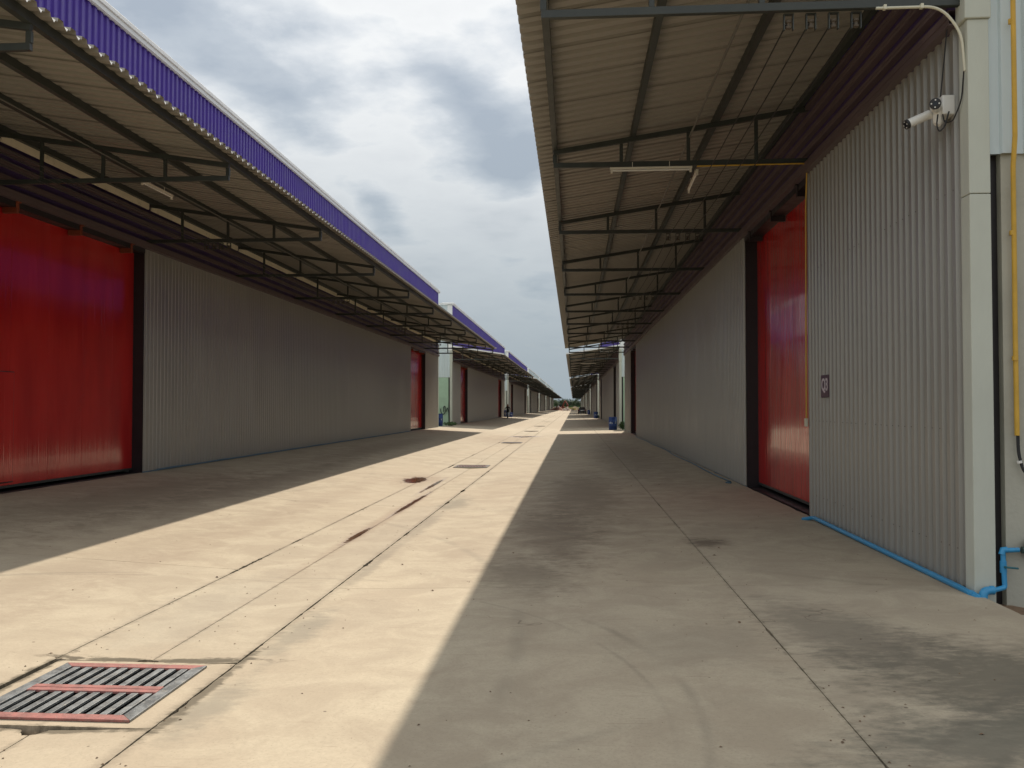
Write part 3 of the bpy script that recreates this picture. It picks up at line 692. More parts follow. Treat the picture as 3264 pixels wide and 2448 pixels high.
    # ---- corner columns and end walls
    def end(yw, sg):
        # sg=-1: faces the camera side, +1: the far end
        def yy(a, b): return min(yw + sg * a, yw + sg * b), max(yw + sg * a, yw + sg * b)
        m = MB(); m.box(X - s * 0.032, X + s * 0.150, *yy(0.004, 0.18), zb - 0.3, E + 1.86); B(m, 'corner_column', 'column', bevel=0.008)
        m = MB(); m.box(X - s * 0.032, X + s * 0.150, *yy(0.004, 0.18), E + 1.866, zt - 0.09); B(m, 'corner_column', 'column', bevel=0.008)
        m = MB(); m.box(X - s * 0.06, X + s * 0.165, *yy(0.004, 0.20), zt - 0.088, E + 4.3); B(m, 'column_head', 'column', bevel=0.01)
        m = MB(); m.box(X + s * 0.152, X + s * 0.275, *yy(0.0, 0.02), zb - 0.3, E + 2.24); B(m, 'wall_gap', 'black')
        m = MB(); m.box(X + s * 0.272, X + s * D, *yy(0.0, 0.10), -0.55, E + 2.24); B(m, 'end_wall', 'concrete_wall' if (near or sg == 1) else ('green_wall' if k == 1 else 'column'))
        xa, xb = sorted((X + s * 0.155, X + s * D))
        mm = sheet_end(xa, xb, yw + sg * 0.12, E + 2.225, zpar - 0.02, 0.20, 0.028); B(mm, 'end_sheet', 'pale_sheet')
        m = MB(); m.box(X + s * 0.155, X + s * D, *yy(.005, .115), E + 2.245, zpar - 0.03); B(m, 'end_backing', 'pale_sheet')
        m = MB(); m.box(X - s * 0.02, X + s * 0.35, *yy(0.0, 0.17), E + 4.31, zpar - 0.03)
        if not near: B(m, 'corner_trim', 'white_metal')
        m = MB(); m.box(X - s * 0.13, X + s * (D + .2), *yy(.13, 0.26), zpar + 0.0, zpar + 0.12)
        B(m, 'end_cap', 'white_metal')
    end(ws, -1); end(we, 1)
    return root
for k in range(NB):
    warehouse(1, k); warehouse(-1, k)

# ================================================================== fixtures on and near the warehouses
def cyl(m, p, q, r, n=14): m.tube([p, q], r, n)
# ---- corner: blue water pipe, valve and meter
t = empty('water_pipe', (3.46, 8.0, 0.0), 'light blue plastic water pipe along the foot of the right corrugated wall', 'pipe')
def TB(pts, r, name, m, par, n=12, rs=None): 
    mb = MB(); o = par.location; mb.tube([tuple(Vector(p) - o) for p in pts], rs or r, n); return mb.build(name, m, par, smooth=True)
TB(bend([(3.30, 12.86, 0.0), (3.405, 12.70, 0.045), (3.415, 12.4, 0.04), (3.420, 8.05, 0.02), (3.44, 7.80, 0.0)], 0.05), 0.028, 'pipe_run', 'pipe_blue', t)
TB([(3.44, 7.86, 0.0), (3.455, 7.76, -0.005), (3.475, 7.745, -0.16)], 0.036, 'elbow', 'pipe_blue', t)
TB(bend([(3.49, 7.75, -0.05), (3.50, 7.76, 0.045), (3.58, 7.79, 0.05)], 0.05), 0.036, 'elbow', 'pipe_blue', t)
TB([(3.57, 7.79, 0.05), (3.60, 7.79, 0.05)], 0.038, 'pipe_socket', 'pipe_blue', t)
TB(bend([(3.60, 7.79, 0.05), (3.715, 7.84, 0.065), (3.71, 7.86, 0.38), (3.85, 7.87, 0.385)], 0.025), 0.021, 'riser', 'pipe_blue', t)
TB([(3.70, 7.855, 0.345), (3.712, 7.86, 0.385), (3.745, 7.86, 0.386)], 0.028, 'elbow', 'pipe_blue', t)
TB([(3.713, 7.856, 0.19), (3.711, 7.857, 0.29)], 0.028, 'valve_body', 'pipe_blue', t)
TB([(3.71, 7.83, 0.243), (3.72, 7.81, 0.243), (3.81, 7.80, 0.236)], 0.009, 'valve_handle', 'valve', t, 8)
mm = MB(); mm.tube([(3.87, 7.86, 0.385), (3.91, 7.86, 0.385), (3.915, 7.86, 0.385), (3.99, 7.86, 0.385), (3.995, 7.86, .385), (4.04, 7.86, 0.385)], [0.03, 0.03, 0.062, 0.062, 0.03, 0.03], 16); mm.tube([(3.955, 7.86, 0.40), (3.955, 7.86, 0.47), (3.955, 7.86, .475)], [0.055, 0.055, 0.04], 16)
tag(mm.build('water_meter', 'meter', smooth=True), 'dark green water meter at the end of the blue riser on the end wall', 'water meter')
# ---- thin navy pipe along the left wall foot and pale one along the right wall
mm = MB(); pts = [(-9.29, 18.9 + 0.6 * k, 0.215 + 0.006 * math.sin(k * 1.3)) for k in range(51)]; mm.tube(pts, 0.016, 8)
tag(mm.build('hose_pipe', 'pipe_navy', smooth=True), 'thin dark blue pipe along the foot of the long left wall', 'pipe')
rr = random.Random(5); pts = [(3.36 - 0.03 * math.sin(k * 0.55) - 0.03 * math.sin(k * 0.21), 19.0 + 0.7 * k, 0.018) for k in range(41)]
mm = MB(); mm.tube([(3.30, 18.6, 0.02), (3.22, 18.75, 0.02)] + pts, 0.014, 8)
tag(mm.build('hose_pipe', M['pipe_navy'], smooth=True), 'pale weathered pipe lying along the foot of the right wall beyond the red door', 'pipe')
# ---- yellow conduit on the end wall, with its black cables
t = empty('yellow_conduit', (3.85, 7.9, 1.4), 'thick yellow conduit running down the end wall at the right edge', 'conduit')
TB([(3.835, 7.80, 6.6), (3.835, 7.80, E + 2.35), (3.85, 7.87, E + 2.1), (3.857, 7.89, 2.2), (3.86, 7.89, 1.375)], 0.021, 'conduit_tube', 'yellow', t)
for z in (5.0, 3.15, 2.05): TB([(3.833 + .006 * (5 - z), 7.83 if z > 4 else 7.885, z - 0.02), (3.833 + .006 * (5 - z), 7.83 if z > 4 else 7.885, z + 0.02)], 0.026, 'conduit_clip', 'yellow', t)
t = empty('black_cable', (3.86, 7.89, 1.37), 'black cables hanging in a loop from the yellow conduit end', 'cable')
for dx in (0.0, 0.012): TB(bend([(3.86 + dx, 7.89, 1.40), (3.862 + dx, 7.89, 1.22), (3.90 + dx, 7.88, 1.06 - dx), (3.99, 7.88, 0.99 - dx), (4.15, 7.88, 1.05)], 0.12), 0.0085, 'cable_strand', 'rubber', t, 8)
TB([(3.872, 7.885, 1.155), (3.876, 7.885, 1.135)], 0.021, 'cable_tie', 'white_plastic', t)
# ---- cream conduit on the nearest truss bending down the column
t = empty('cream_conduit', (3.45, 7.85, 5.1), 'cream plastic conduit bending from the nearest truss down the corner', 'conduit')
TB(bend([(2.705, 7.90, 5.185), (3.26, 7.90, 5.185), (3.44, 7.90, 4.95), (3.465, 7.90, 4.60)], 0.22, 10), 0.0125, 'conduit_tube', 'cream_plastic', t)
for x in (2.78, 3.1): 
    mb = MB(); mb.box(x - .012 - 3.45, x + .012 - 3.45, -0.02 + .05, 0.07, 0.07, 0.11); mb.build('conduit_clip', 'cream_plastic', t)
# ---- surveillance cameras
t = empty('security_camera', (3.44, 8.2, 4.37), 'pair of white bullet security cameras high on the right wall corner', 'camera')
mb = MB(); mb.box(-0.085, 0.03, -0.09, 0.09, -0.085, 0.095); mb.build('mounting_box', 'white_plastic', t, bevel=0.012)
def bullet(o, d, ln, r, par):
    o = Vector(o); d = Vector(d).normalized()
    TB([o - d * ln * 0.5, o - d * ln * 0.49, o + d * ln * 0.45, o + d * ln * 0.47], 0, 'camera_body', 'white_plastic', par, 18, [r * 0.8, r, r, r * 1.0])
    TB([o + d * ln * 0.40, o + d * ln * 0.50, o + d * ln * 0.505], 0, 'lens_hood', 'rubber', par, 18, [r * 1.03, r * 1.03, r * .9])
    TB([o + d * ln * 0.505, o + d * ln * 0.51], r * 0.45, 'lens', 'glass_dark', par, 14)
    for k in range(4):
        a = math.pi / 4 + k * math.pi / 2; e = d.orthogonal().normalized(); g_ = d.cross(e)
        p = o + (e * math.cos(a) + g_ * math.sin(a)) * r * 0.66
        TB([p + d * ln * 0.505, p + d * ln * 0.512], r * 0.14, 'infrared_led', 'white_plastic', par, 8)
bullet((3.27, 8.05, 4.345), (-0.42, -1.0, -0.12), 0.20, 0.048, t)
bullet((3.17, 8.20, 4.27), (-1.0, -0.12, -0.45), 0.25, 0.042, t)
TB([(3.36, 8.15, 4.35), (3.29, 8.12, 4.33), (3.27, 8.10, 4.36)], 0.016, 'camera_arm', 'white_plastic', t)
TB([(3.36, 8.20, 4.31), (3.24, 8.22, 4.28), (3.17, 8.22, 4.29)], 0.016, 'camera_arm', 'white_plastic', t)
TB([(3.34, 8.18, 4.40), (3.345, 8.18, 4.23), (3.335, 8.18, 4.21)], [0.04, 0.04, 0.03], 'arm_socket', 'white_plastic', t, 14, [0.045, 0.045, 0.03])
t = empty('camera_cable', (3.44, 8.1, 4.5), 'thin black cable dropping to the security cameras from the canopy', 'cable')
TB([(3.40, 8.10, 5.06), (3.385, 8.13, 4.8), (3.36, 8.16, 4.46)], 0.006, 'cable_strand', 'rubber', t, 6)
TB(bend([(3.465, 7.92, 4.61), (3.455, 7.95, 4.35), (3.42, 8.05, 4.20), (3.37, 8.10, 4.20), (3.36, 8.12, 4.29)], 0.08), 0.006, 'cable_strand', 'rubber', t, 6)
TB(bend([(3.40, 8.08, 4.30), (3.36, 8.08, 4.16), (3.31, 8.08, 4.11), (3.29, 8.08, 4.18), (3.31, 8.1, 4.28)], 0.06), 0.007, 'cable_strand', 'rubber', t, 6)
# ---- fluorescent battens and the thin yellow conduit by the door
def batten(p, q, lab, grp='fluorescent battens under the canopies', par_z=0.0):
    p = Vector(p); q = Vector(q); c = (p + q) / 2
    t = empty('tube_light', c, lab, 'light fitting', grp)
    d = (q - p).normalized(); L2 = (q - p).length / 2
    mb = MB(); mb.beam(tuple(-d * L2), tuple(d * L2), 0.036, 0.03); mb.build('lamp_housing', 'lamp', t, bevel=0.004)
    mb = MB(); mb.tube([tuple(-d * (L2 - .03) - Vector((0, 0, .033))), tuple(d * (L2 - .03) - Vector((0, 0, .033)))], 0.013, 10); mb.build('tube', 'white_plastic', t, smooth=True)
    for sg in (-1, 1):
        mb = MB(); mb.beam(tuple(d * sg * (L2 - .04) - Vector((0, 0, .045))), tuple(d * sg * (L2 - .01) - Vector((0, 0, .045))), 0.03, 0.055); mb.build('lamp_holder', 'lamp', t)
        mb = MB(); mb.beam(tuple(d * sg * L2 * 0.45 + Vector((0, 0, .0175))), tuple(d * sg * L2 * 0.45 + Vector((0, 0, .09))), 0.008, 0.008); mb.build('hanger', 'lamp', t)
    return t
yt2 = Y0[1] + LEN / 10
batten((0.55, yt2 - .06, 5.165), (1.76, yt2 - .06, 5.165), 'long cream tube light along the second truss of the right canopy')
batten((1.86, yt2 + .12, 5.17), (1.86, yt2 + 1.12, 5.13), 'cream tube light hanging lengthwise behind the second right truss')
batten((-6.97, 13.55, 5.29), (-6.95, 14.6, 5.29), 'tube light hanging under the second truss of the left canopy')
batten((0.6, Y0[1] + PERIOD + 5.1, 5.15), (1.85, Y0[1] + PERIOD + 5.1, 5.15), 'distant tube light under the canopy of the second right warehouse')
t = empty('thin_yellow_conduit', (3.45, 12.95, 5.15), 'thin yellow conduit from the tube lights down the edge of the right red door', 'conduit')
TB(bend([(1.83, yt2 - .05, 5.18), (3.40, yt2 - .05, 5.19), (3.44, yt2 + .02, 5.13), (3.44, 13.10, 4.55), (3.44, 13.14, 3.0), (3.44, 13.16, 1.45)], 0.04), 0.011, 'conduit_tube', 'yellow', t, 8)
TB([(1.86, yt2 + .10, 5.22), (1.90, yt2 + .35, 5.38)], 0.012, 'lamp_lead', 'yellow', t, 8)
mb = MB(); mb.box(-0.03, 0.0, 0.16, 0.26, -3.82, -3.70); mb.build('switch_box', 'cream_plastic', t, bevel=0.005)
# ---- bay number signs
def sign(txt, x, y, z, s, h, w, lab):
    t = empty('bay_sign', (x, y, z), lab, 'sign', 'bay number signs on the warehouse walls')
    mb = MB(); mb.box(-0.004, 0.004, -w / 2, w / 2, -h / 2, h / 2); mb.build('sign_board', 'sign', t, bevel=0.001)
    cu = bpy.data.curves.new('lettering', 'FONT'); cu.body = txt; cu.size = 1.0; cu.align_x = 'CENTER'; cu.align_y = 'CENTER'; cu.extrude = 0.002; cu.offset = 0.02
    o = bpy.data.objects.new('tmp', cu); COL.objects.link(o); bpy.context.view_layer.update()
    dg = bpy.context.evaluated_depsgraph_get(); me = bpy.data.meshes.new_from_object(o.evaluated_get(dg)); bpy.data.objects.remove(o)
    xs = [v.co.x for v in me.vertices]; ys = [v.co.y for v in me.vertices]; cx_, cy_ = (min(xs) + max(xs)) / 2, (min(ys) + max(ys)) / 2
    sx, sy = w * 0.78 / (max(xs) - min(xs)), h * 0.66 / (max(ys) - min(ys))
    for v in me.vertices: v.co = Vector(((v.co.x - cx_) * sx, (v.co.y - cy_) * sy + h * 0.03, v.co.z))
    me.materials.clear(); me.materials.append(M['sign_text'])
    o = bpy.data.objects.new('lettering', me); COL.objects.link(o); o.parent = t
    # front faces -x for the right wall, +x for the left wall
    o.rotation_euler = (R(90), 0, R(-90) if s == 1 else R(90)); o.location = (-s * 0.006, 0, 0)
sign('Q3', 3.458, 12.26, 1.905, 1, 0.31, 0.37, 'maroon sign with white characters Q3 beside the right red door')
# ---- insulator racks and cables under the canopies
def rack(x, y, z, par, s):
    mb = MB(); mb.box(x - .045, x - .035, y - .02, y + .02, z - .09, z + .06); mb.box(x + .035, x + .045, y - .02, y + .02, z - .09, z + .06); mb.box(x - .035, x + .035, y - .02, y + .02, z + .05, z + .06)
    o = par.location; mb.v = [tuple(Vector(v) - o) for v in mb.v]; mb.build('rack_bracket', 'steel', par)
    TB([(x, y, z - .075), (x, y, z - .06), (x, y, z - .05), (x, y, z - .03), (x, y, z - .02), (x, y, z + .0)], 0, 'insulator', 'bark', par, 12, [.026, .028, .016, .016, .028, .024])
RX = {1: [1.96, 2.16, 2.36, 2.56], -1: [-8.0, -7.83, -7.67, -7.5]}
onw = {0: 'nearest', 2: 'third', 4: 'fifth', 6: 'seventh', 8: 'ninth'}
for s in (1, -1):
    sd = 'right' if s == 1 else 'left'
    for k in (0, 2, 4, 6, 8):
        y = Y0[s] + k * LEN / 10; z = TRU_Z - 0.10
        t = empty('insulator_rack', (RX[s][1], y + .05, z), f'row of four cable insulators hanging from the {onw[k]} truss of the {sd} canopy', 'insulator rack', 'insulator racks under the canopy trusses')
        for x in RX[s]: rack(x, y + .05, z, t, s)
    for j, x in enumerate(RX[s]):
        pts = []
        for k in range(0, 50):
            y = Y0[s] + k * 40.4 / 49 + .05; ph = (k * 40.4 / 49 / 10.1) % 1; pts.append((x - s * .02, y, TRU_Z - 0.135 - 0.10 * 4 * ph * (1 - ph)))
        mb = MB(); mb.tube(pts, 0.007, 6)
        tag(mb.build('power_cable', 'rubber', smooth=True), f'thin dark cable under the {sd} canopy, ' + ['farthest from the wall' if s == 1 else 'closest to the wall', 'second from that side' if 0 else ('next to the outermost one' if s == 1 else 'next to the one closest to the wall'), 'third from the outer side' if s == 1 else 'next to the outermost one', 'closest to the wall' if s == 1 else 'farthest from the wall'][j], 'cable', 'cables strung under the canopies')
mb = MB(); mb.tube([(1.73, 7.9, E + 4.0), (1.73, 58, E + 4.0)], 0.016, 8); tag(mb.build('ceiling_conduit', 'rod', smooth=True), 'long straight grey conduit under the right canopy roof', 'conduit')
mb = MB(); mb.tube([(-6.95, 7.2, E + 3.74), (-6.95, 58, E + 3.74)], 0.010, 8); tag(mb.build('ceiling_conduit', 'rod', smooth=True), 'long thin grey conduit under the left canopy roof', 'conduit')

# small crumbs of dirt and dead leaves lying on the slabs
rr = random.Random(77); mb = MB()
for _ in range(900):
    y = 3.6 + 26 * rr.random() ** 1.8; x = rr.uniform(-9, 3.4) if rr.random() < .6 else rr.choice([-3.6, -2.3, 1.45, -2.95]) + rr.gauss(0, .12)
    if 4.7 < y < 5.9 and -3.55 < x < -2.35: continue
    s_ = rr.uniform(.003, .012) * (1 if rr.random() < .93 else 2); z = zp(x) + .001; a = rr.uniform(0, 6.28); ca, sa = math.cos(a) * s_, math.sin(a) * s_
    mb.v += [(x - ca, y - sa, z), (x + sa * .6, y - ca * .6, z + s_ * .2), (x + ca, y + sa, z), (x - sa * .6, y + ca * .6, z + s_ * .3), (x, y, z + s_ * .6)]; i = len(mb.v) - 5
    mb.f += [(i, i + 1, i + 4), (i + 1, i + 2, i + 4), (i + 2, i + 3, i + 4), (i + 3, i, i + 4)]
tag(mb.build('dirt_crumbs', 'soil'), 'small dark crumbs of dirt scattered over the slabs', kind='stuff')
# ================================================================== things standing in the gaps
def barrel(x, y, z, lab, h=0.9, r=0.285, rot=0.0):
    t = empty('barrel', (x, y, z), lab, 'barrel', 'blue plastic barrels in the gaps between warehouses')
    prof = [(0.0, .94), (0.015, .97), (0.05, 1.0), (0.30, 1.0), (0.315, 1.035), (0.335, 1.035), (0.35, 1.0), (0.62, 1.0), (0.635, 1.035), (0.655, 1.035), (0.67, 1.0), (0.94, 1.0), (0.975, .96), (0.985, .99), (1.0, .99)]
    mb = MB(); mb.tube([(0, 0, a * h) for a, _ in prof], [r * b for _, b in prof], 28); mb.build('barrel_body', 'barrel', t, smooth=True)
    mb = MB(); mb.tube([(0, 0, h - .012), (0, 0, h + .002)], r * 0.9, 24); mb.build('lid', 'barrel', t, smooth=True)
    # worn painted word round the middle: strokes that follow the drum's curve
    glyph = {'n': [((0, 0), (0, .6)), ((0, .5), (.25, .6)), ((.25, .6), (.35, .45)), ((.35, .45), (.35, 0))], 'k': [((0, 0), (0, 1)), ((0, .3), (.35, .6)), ((.1, .38), (.35, 0))], 's': [((.3, .55), (.05, .55)), ((.05, .55), (.05, .32)), ((.05, .32), (.3, .28)), ((.3, .28), (.3, .03)), ((.3, .03), (0, .03))]}
    mb = MB(); a0 = R(-90 + rot) - 0.95; sc_ = 0.17
    for i, ch_ in enumerate('nks  k'):
        for (x1, y1), (x2, y2) in glyph.get(ch_, []):
            pts = []
            for (gx, gy) in ((x1, y1), (x2, y2)):
                an = a0 + (i * .5 + gx) * sc_ / r; pts.append((math.cos(an) * (r * 1.006), math.sin(an) * (r * 1.006), h * 0.47 + gy * sc_ * 1.0))
            mb.tube(pts, 0.0125, 5)
    mb.build('painted_mark', 'print_white', t)
    return t
barrel(2.74, 60.9, -0.01, 'large blue barrel with white marks in the first gap on the right')
barrel(3.00, 117.0, 0.0, 'blue barrel at the second gap on the right, farther than the first', rot=20)
barrel(3.05, 172.0, 0.0, 'small distant blue barrel beside the dark parked car', rot=-15)
barrel(-9.78, 63.0, .19, 'blue barrel against the green end wall on the left', rot=10)
barrel(-9.15, 117.6, .19, 'taller blue barrel beside the rider on the left', rot=-10)
barrel(-8.55, 118.6, .16, 'low dark blue barrel right of the taller one on the left', h=0.62, rot=60)

def leaf_cloud(n, c, rad, size, seed, flat=0.5, hollow=0.3, up=0.0):
    rr = random.Random(seed); mb = MB()
    for _ in range(n):
        while True:
            p = Vector((rr.uniform(-1, 1), rr.uniform(-1, 1), rr.uniform(-1, 1)))
            if hollow < p.length < 1: break
        p = Vector((p.x * rad[0], p.y * rad[1], p.z * rad[2])) + Vector(c)
        d = Vector((rr.gauss(0, 1), rr.gauss(0, 1), rr.gauss(0, 1) * flat + up)).normalized(); e = d.orthogonal().normalized()
        e = (Matrix.Rotation(rr.uniform(0, 6.28), 3, d) @ e); sz = size * rr.uniform(0.6, 1.3)
        mb.quad(p - d * sz, p + e * sz * .35, p + d * sz, p - e * sz * .35)
    return mb
def shrub(x, y, z, r, h, lab, seed, n=260):
    t = empty('weed_plant', (x, y, z), lab, 'plant', 'weeds at the foot of the warehouse corners')
    mb = leaf_cloud(n, (0, 0, h * 0.5), (r, r * .8, h * 0.5), 0.08, seed, 0.8, 0.0, 0.5); mb.build('foliage', 'leaf', t)
    rr = random.Random(seed); m2 = MB()
    for _ in range(9): a = rr.uniform(0, 6.28); m2.tube([(0, 0, 0), (math.cos(a) * r * .4, math.sin(a) * r * .4, h * .5), (math.cos(a) * r * .7, math.sin(a) * r * .7, h * .9)], 0.006, 5)
    m2.build('stem', 'leaf', t)
shrub(3.42, 60.8, 0, .28, .62, 'green weeds at the right wall corner beside the large blue barrel', 3)
shrub(-9.1, 64.2, .19, .55, .28, 'low green weeds sprawling by the left blue barrel', 4)
shrub(3.45, 118.0, 0, .25, .4, 'small weeds behind the second right barrel', 5, 120)
# black hose hung on the green end wall
yw2 = Y0[-1] + PERIOD + .08 - 0.12
t = empty('black_hose', (-9.95, yw2 - .03, 1.3), 'black hose looped over a tap on the green end wall', 'hose')
TB(bend([(-10.22, yw2 - .03, 1.45), (-10.2, yw2 - .04, 1.15), (-10.0, yw2 - .05, 0.98), (-9.85, yw2 - .04, 1.15), (-9.87, yw2 - .03, 1.65), (-9.98, yw2 - .03, 1.60), (-9.98, yw2 - .03, 1.2)], 0.12), 0.028, 'hose_loop', 'rubber', t, 8)
TB(bend([(-9.78, yw2 - .03, 1.2), (-9.70, yw2 - .03, 1.55), (-9.62, yw2 - .03, 1.3), (-9.56, yw2 - .03, 1.0)], 0.1), 0.022, 'hose_loop', 'rubber', t, 8)

# ================================================================== parked car (dark, seen from behind)
def loft(secs, name, m, par, smooth=True, bevel=0.0):
    """secs: list of rings of equal length"""
    mb = MB(); n = len(secs[0])
    for r_ in secs: mb.v += list(r_)
    for k in range(len(secs) - 1):
        for j in range(n): a = k * n + j; b = k * n + (j + 1) % n; mb.f.append((a, b, b + n, a + n))
    mb.f.append(tuple(reversed(range(n)))); mb.f.append(tuple((len(secs) - 1) * n + j for j in range(n)))
    return mb.build(name, m, par, smooth=smooth, bevel=bevel)
def ring(y, w, z0, z1, r=0.12, top=1.0):
    w2 = w / 2; wt = w2 * top
    return [(-w2 + r, y, z0), (w2 - r, y, z0), (w2, y, z0 + r), (w2, y, (z0 + z1) / 2), (wt, y, z1 - r), (wt - r, y, z1), (-wt + r, y, z1), (-wt, y, z1 - r), (-w2, y, (z0 + z1) / 2), (-w2, y, z0 + r)]
t = empty('parked_car', (1.85, 188.5, -0.03), 'dark parked car seen from behind under the far right canopy', 'car')
loft([ring(-2.05, 1.55, .35, .85), ring(-1.95, 1.72, .28, .98), ring(-1.0, 1.76, .24, 1.0), ring(1.0, 1.76, .24, .97), ring(1.5, 1.72, .26, .86), ring(2.0, 1.5, .32, .68)], 'body', 'car_paint', t)
loft([ring(-1.85, 1.45, .95, 1.30, .08, .9), ring(-1.45, 1.50, .95, 1.47, .08, .82), ring(0.2, 1.50, .95, 1.48, .08, .82), ring(1.05, 1.45, .95, 1.02, .03, .9)], 'cabin', 'car_paint', t)
mb = MB(); mb.quad((-.60, -1.93, 1.02), (.60, -1.93, 1.02), (.50, -1.60, 1.40), (-.50, -1.60, 1.40)); mb.build('rear_window', 'glass_dark', t)
for sx in (-1, 1):
    mb = MB(); mb.box(sx * .60, sx * .80, -2.06, -1.95, .72, .90); mb.build('tail_light', 'tail_red', t, bevel=.01)
    for yy in (-1.3, 1.3):
        w_ = empty('wheel', (0, 0, 0)); w_.parent = t; w_.location = (sx * .78, yy, .32)
        mb = MB(); mb.tube([(-.10, 0, 0), (-.09, 0, 0), (.09, 0, 0), (.10, 0, 0)], [.28, .32, .32, .28], 20); mb.build('tyre', 'rubber', w_, smooth=True)
        mb = MB(); mb.tube([(-.105, 0, 0), (.105, 0, 0)], .18, 14); mb.build('rim', 'grate_steel', w_, smooth=True)
    mb = MB(); mb.box(sx * .88, sx * 1.02, .65, .78, .93, 1.06); mb.build('wing_mirror', 'car_paint', t, bevel=.02)
mb = MB(); mb.box(-.85, .85, -2.12, -1.98, .30, .50); mb.build('rear_bumper', 'rubber', t, bevel=.02)
mb = MB(); mb.box(-.25, .25, -2.075, -2.06, .66, .78); mb.build('number_plate', 'white_plastic', t)

# ================================================================== rider on a motorbike
mx, my, mz = -8.15, 108.0, zp(-8.15)
t = empty('motorbike', (mx, my, mz), 'small motorbike with pale side fairings under the dark clothed rider', 'motorbike')
for yy in (-.62, .62):
    mb = MB(); n_ = 20
    pts = [(0, yy + .27 * math.cos(2 * math.pi * k / n_), .29 + .27 * math.sin(2 * math.pi * k / n_)) for k in range(n_ + 1)]
    mb.tube(pts, .035, 8, cap=False); mb.tube([(-.03, yy, .29), (.03, yy, .29)], .05, 8)
    for k in range(8): a = k * math.pi / 4; mb.beam((0, yy, .29), (0, yy + .25 * math.cos(a), .29 + .25 * math.sin(a)), .01, .01)
    mb.build('wheel', 'rubber', t, smooth=True)
mb = MB(); mb.tube([(0, -.60, .32), (0, -.48, .70), (0, -.40, .98)], [.035, .035, .03], 8); mb.build('front_fork', 'rubber', t)
mb = MB(); mb.tube([(-.33, -.33, 1.03), (-.1, -.40, .98), (.1, -.40, .98), (.33, -.33, 1.03)], .017, 8); mb.build('handlebar', 'rubber', t)
mb = MB(); mb.tube([(0, -.45, .75), (0, -.2, .45), (0, .2, .45), (0, .62, .62)], [.07, .11, .12, .06], 10); mb.build('frame_body', 'car_paint', t, smooth=True)
mb = MB(); mb.tube([(0, -.05, .76), (0, .3, .80), (0, .7, .82)], [.09, .12, .09], 10); mb.build('seat', 'rubber', t, smooth=True)
for sx in (-1, 1):
    mb = MB(); mb.tube([(sx * .22, -.32, .40), (sx * .26, -.28, .62), (sx * .20, -.30, .82)], [.03, .07, .03], 8); mb.build('leg_shield', 'white_plastic', t, smooth=True)
mb = MB(); mb.tube([(0, -.52, .86), (0, -.57, .86)], [.09, .07], 12); mb.build('headlight', 'glass_dark', t)

def skin_body(name, verts, edges, radii, m, par, loc=(0, 0, 0), sub=2):
    me = bpy.data.meshes.new(name); me.from_pydata(verts, edges, []); o = bpy.data.objects.new(name, me); COL.objects.link(o); o.parent = par; o.location = loc
    sk = o.modifiers.new('skin', 'SKIN')
    for i, r_ in enumerate(radii): me.skin_vertices[0].data[i].radius = r_ if isinstance(r_, tuple) else (r_, r_)
    me.skin_vertices[0].data[0].use_root = True
    ss = o.modifiers.new('sub', 'SUBSURF'); ss.levels = sub; ss.render_levels = sub
    me.materials.append(M[m]); return o
def _skin_ok(): pass
bpy.context.view_layer.update()
def person(name, loc, lab, pose):
    t = empty(name, loc, lab, 'person')
    V = [(0, .15, .90), (0, .13, 1.08), (0, .08, 1.28), (0, .04, 1.40), (0, .02, 1.48), (0, 0, 1.56), (0, 0, 1.66)]
    Ed = [(0, 1), (1, 2), (2, 3), (3, 4), (4, 5), (5, 6)]; Rr = [(.16, .13), (.15, .11), (.17, .12), (.15, .09), .055, .075, .085]
    for sx in (-1, 1):
        b = len(V); V += [(sx * .19, .04, 1.38), (sx * .31, -.06, 1.18), (sx * .30, -.30, 1.06), (sx * .30, -.37, 1.05)]; Ed += [(3, b), (b, b + 1), (b + 1, b + 2), (b + 2, b + 3)]; Rr += [.065, .052, .04, .035]
        b = len(V); V += [(sx * .10, .13, .86), (sx * .22, -.22, .80), (sx * .20, -.14, .42), (sx * .21, -.26, .36)]; Ed += [(0, b), (b, b + 1), (b + 1, b + 2), (b + 2, b + 3)]; Rr += [.10, .075, .05, .045]
    me = bpy.data.meshes.new('body'); me.from_pydata(V, Ed, []); o = bpy.data.objects.new('body', me); COL.objects.link(o)
    o.modifiers.new('skin', 'SKIN'); ss = o.modifiers.new('sub', 'SUBSURF'); ss.levels = 2; ss.render_levels = 2
    if not me.skin_vertices:
        bm = bmesh.new(); bm.from_mesh(me); bm.verts.layers.skin.verify(); bm.to_mesh(me); bm.free()
    for i, r_ in enumerate(Rr): me.skin_vertices[0].data[i].radius = r_ if isinstance(r_, tuple) else (r_, r_)
    me.skin_vertices[0].data[0].use_root = True
    me.materials.append(M['cloth_dark']); o.parent = t
    mb = MB(); mb.tube([(0, -.04, 1.52), (0, -.055, 1.56), (0, -.06, 1.64), (0, -.045, 1.70)], [.05, .07, .075, .05], 12); mb.build('face', 'skin', t, smooth=True)
    mb = MB(); mb.tube([(0, .03, 1.44), (0, .03, 1.52), (0, .02, 1.64), (0, .0, 1.72), (0, .0, 1.745)], [.10, .105, .105, .08, .03], 14); mb.build('hair', 'hair', t, smooth=True)
    for sx in (-1, 1):
        mb = MB(); mb.tube([(sx * .21, -.20, .33), (sx * .215, -.30, .33), (sx * .22, -.42, .33)], [.05, .055, .035], 10); mb.build('shoe', 'white_cloth', t, smooth=True)
        for f in range(4): mb = MB(); mb.tube([(sx * (.275 + f * .016), -.38, 1.06), (sx * (.275 + f * .016), -.41, 1.045), (sx * (.275 + f * .016), -.395, 1.02)], .009, 6); mb.build('finger', 'skin', t, smooth=True)
    return t
person('person', (mx, my, mz), 'person in dark clothes and white shoes riding a small motorbike on the left', 'ride')

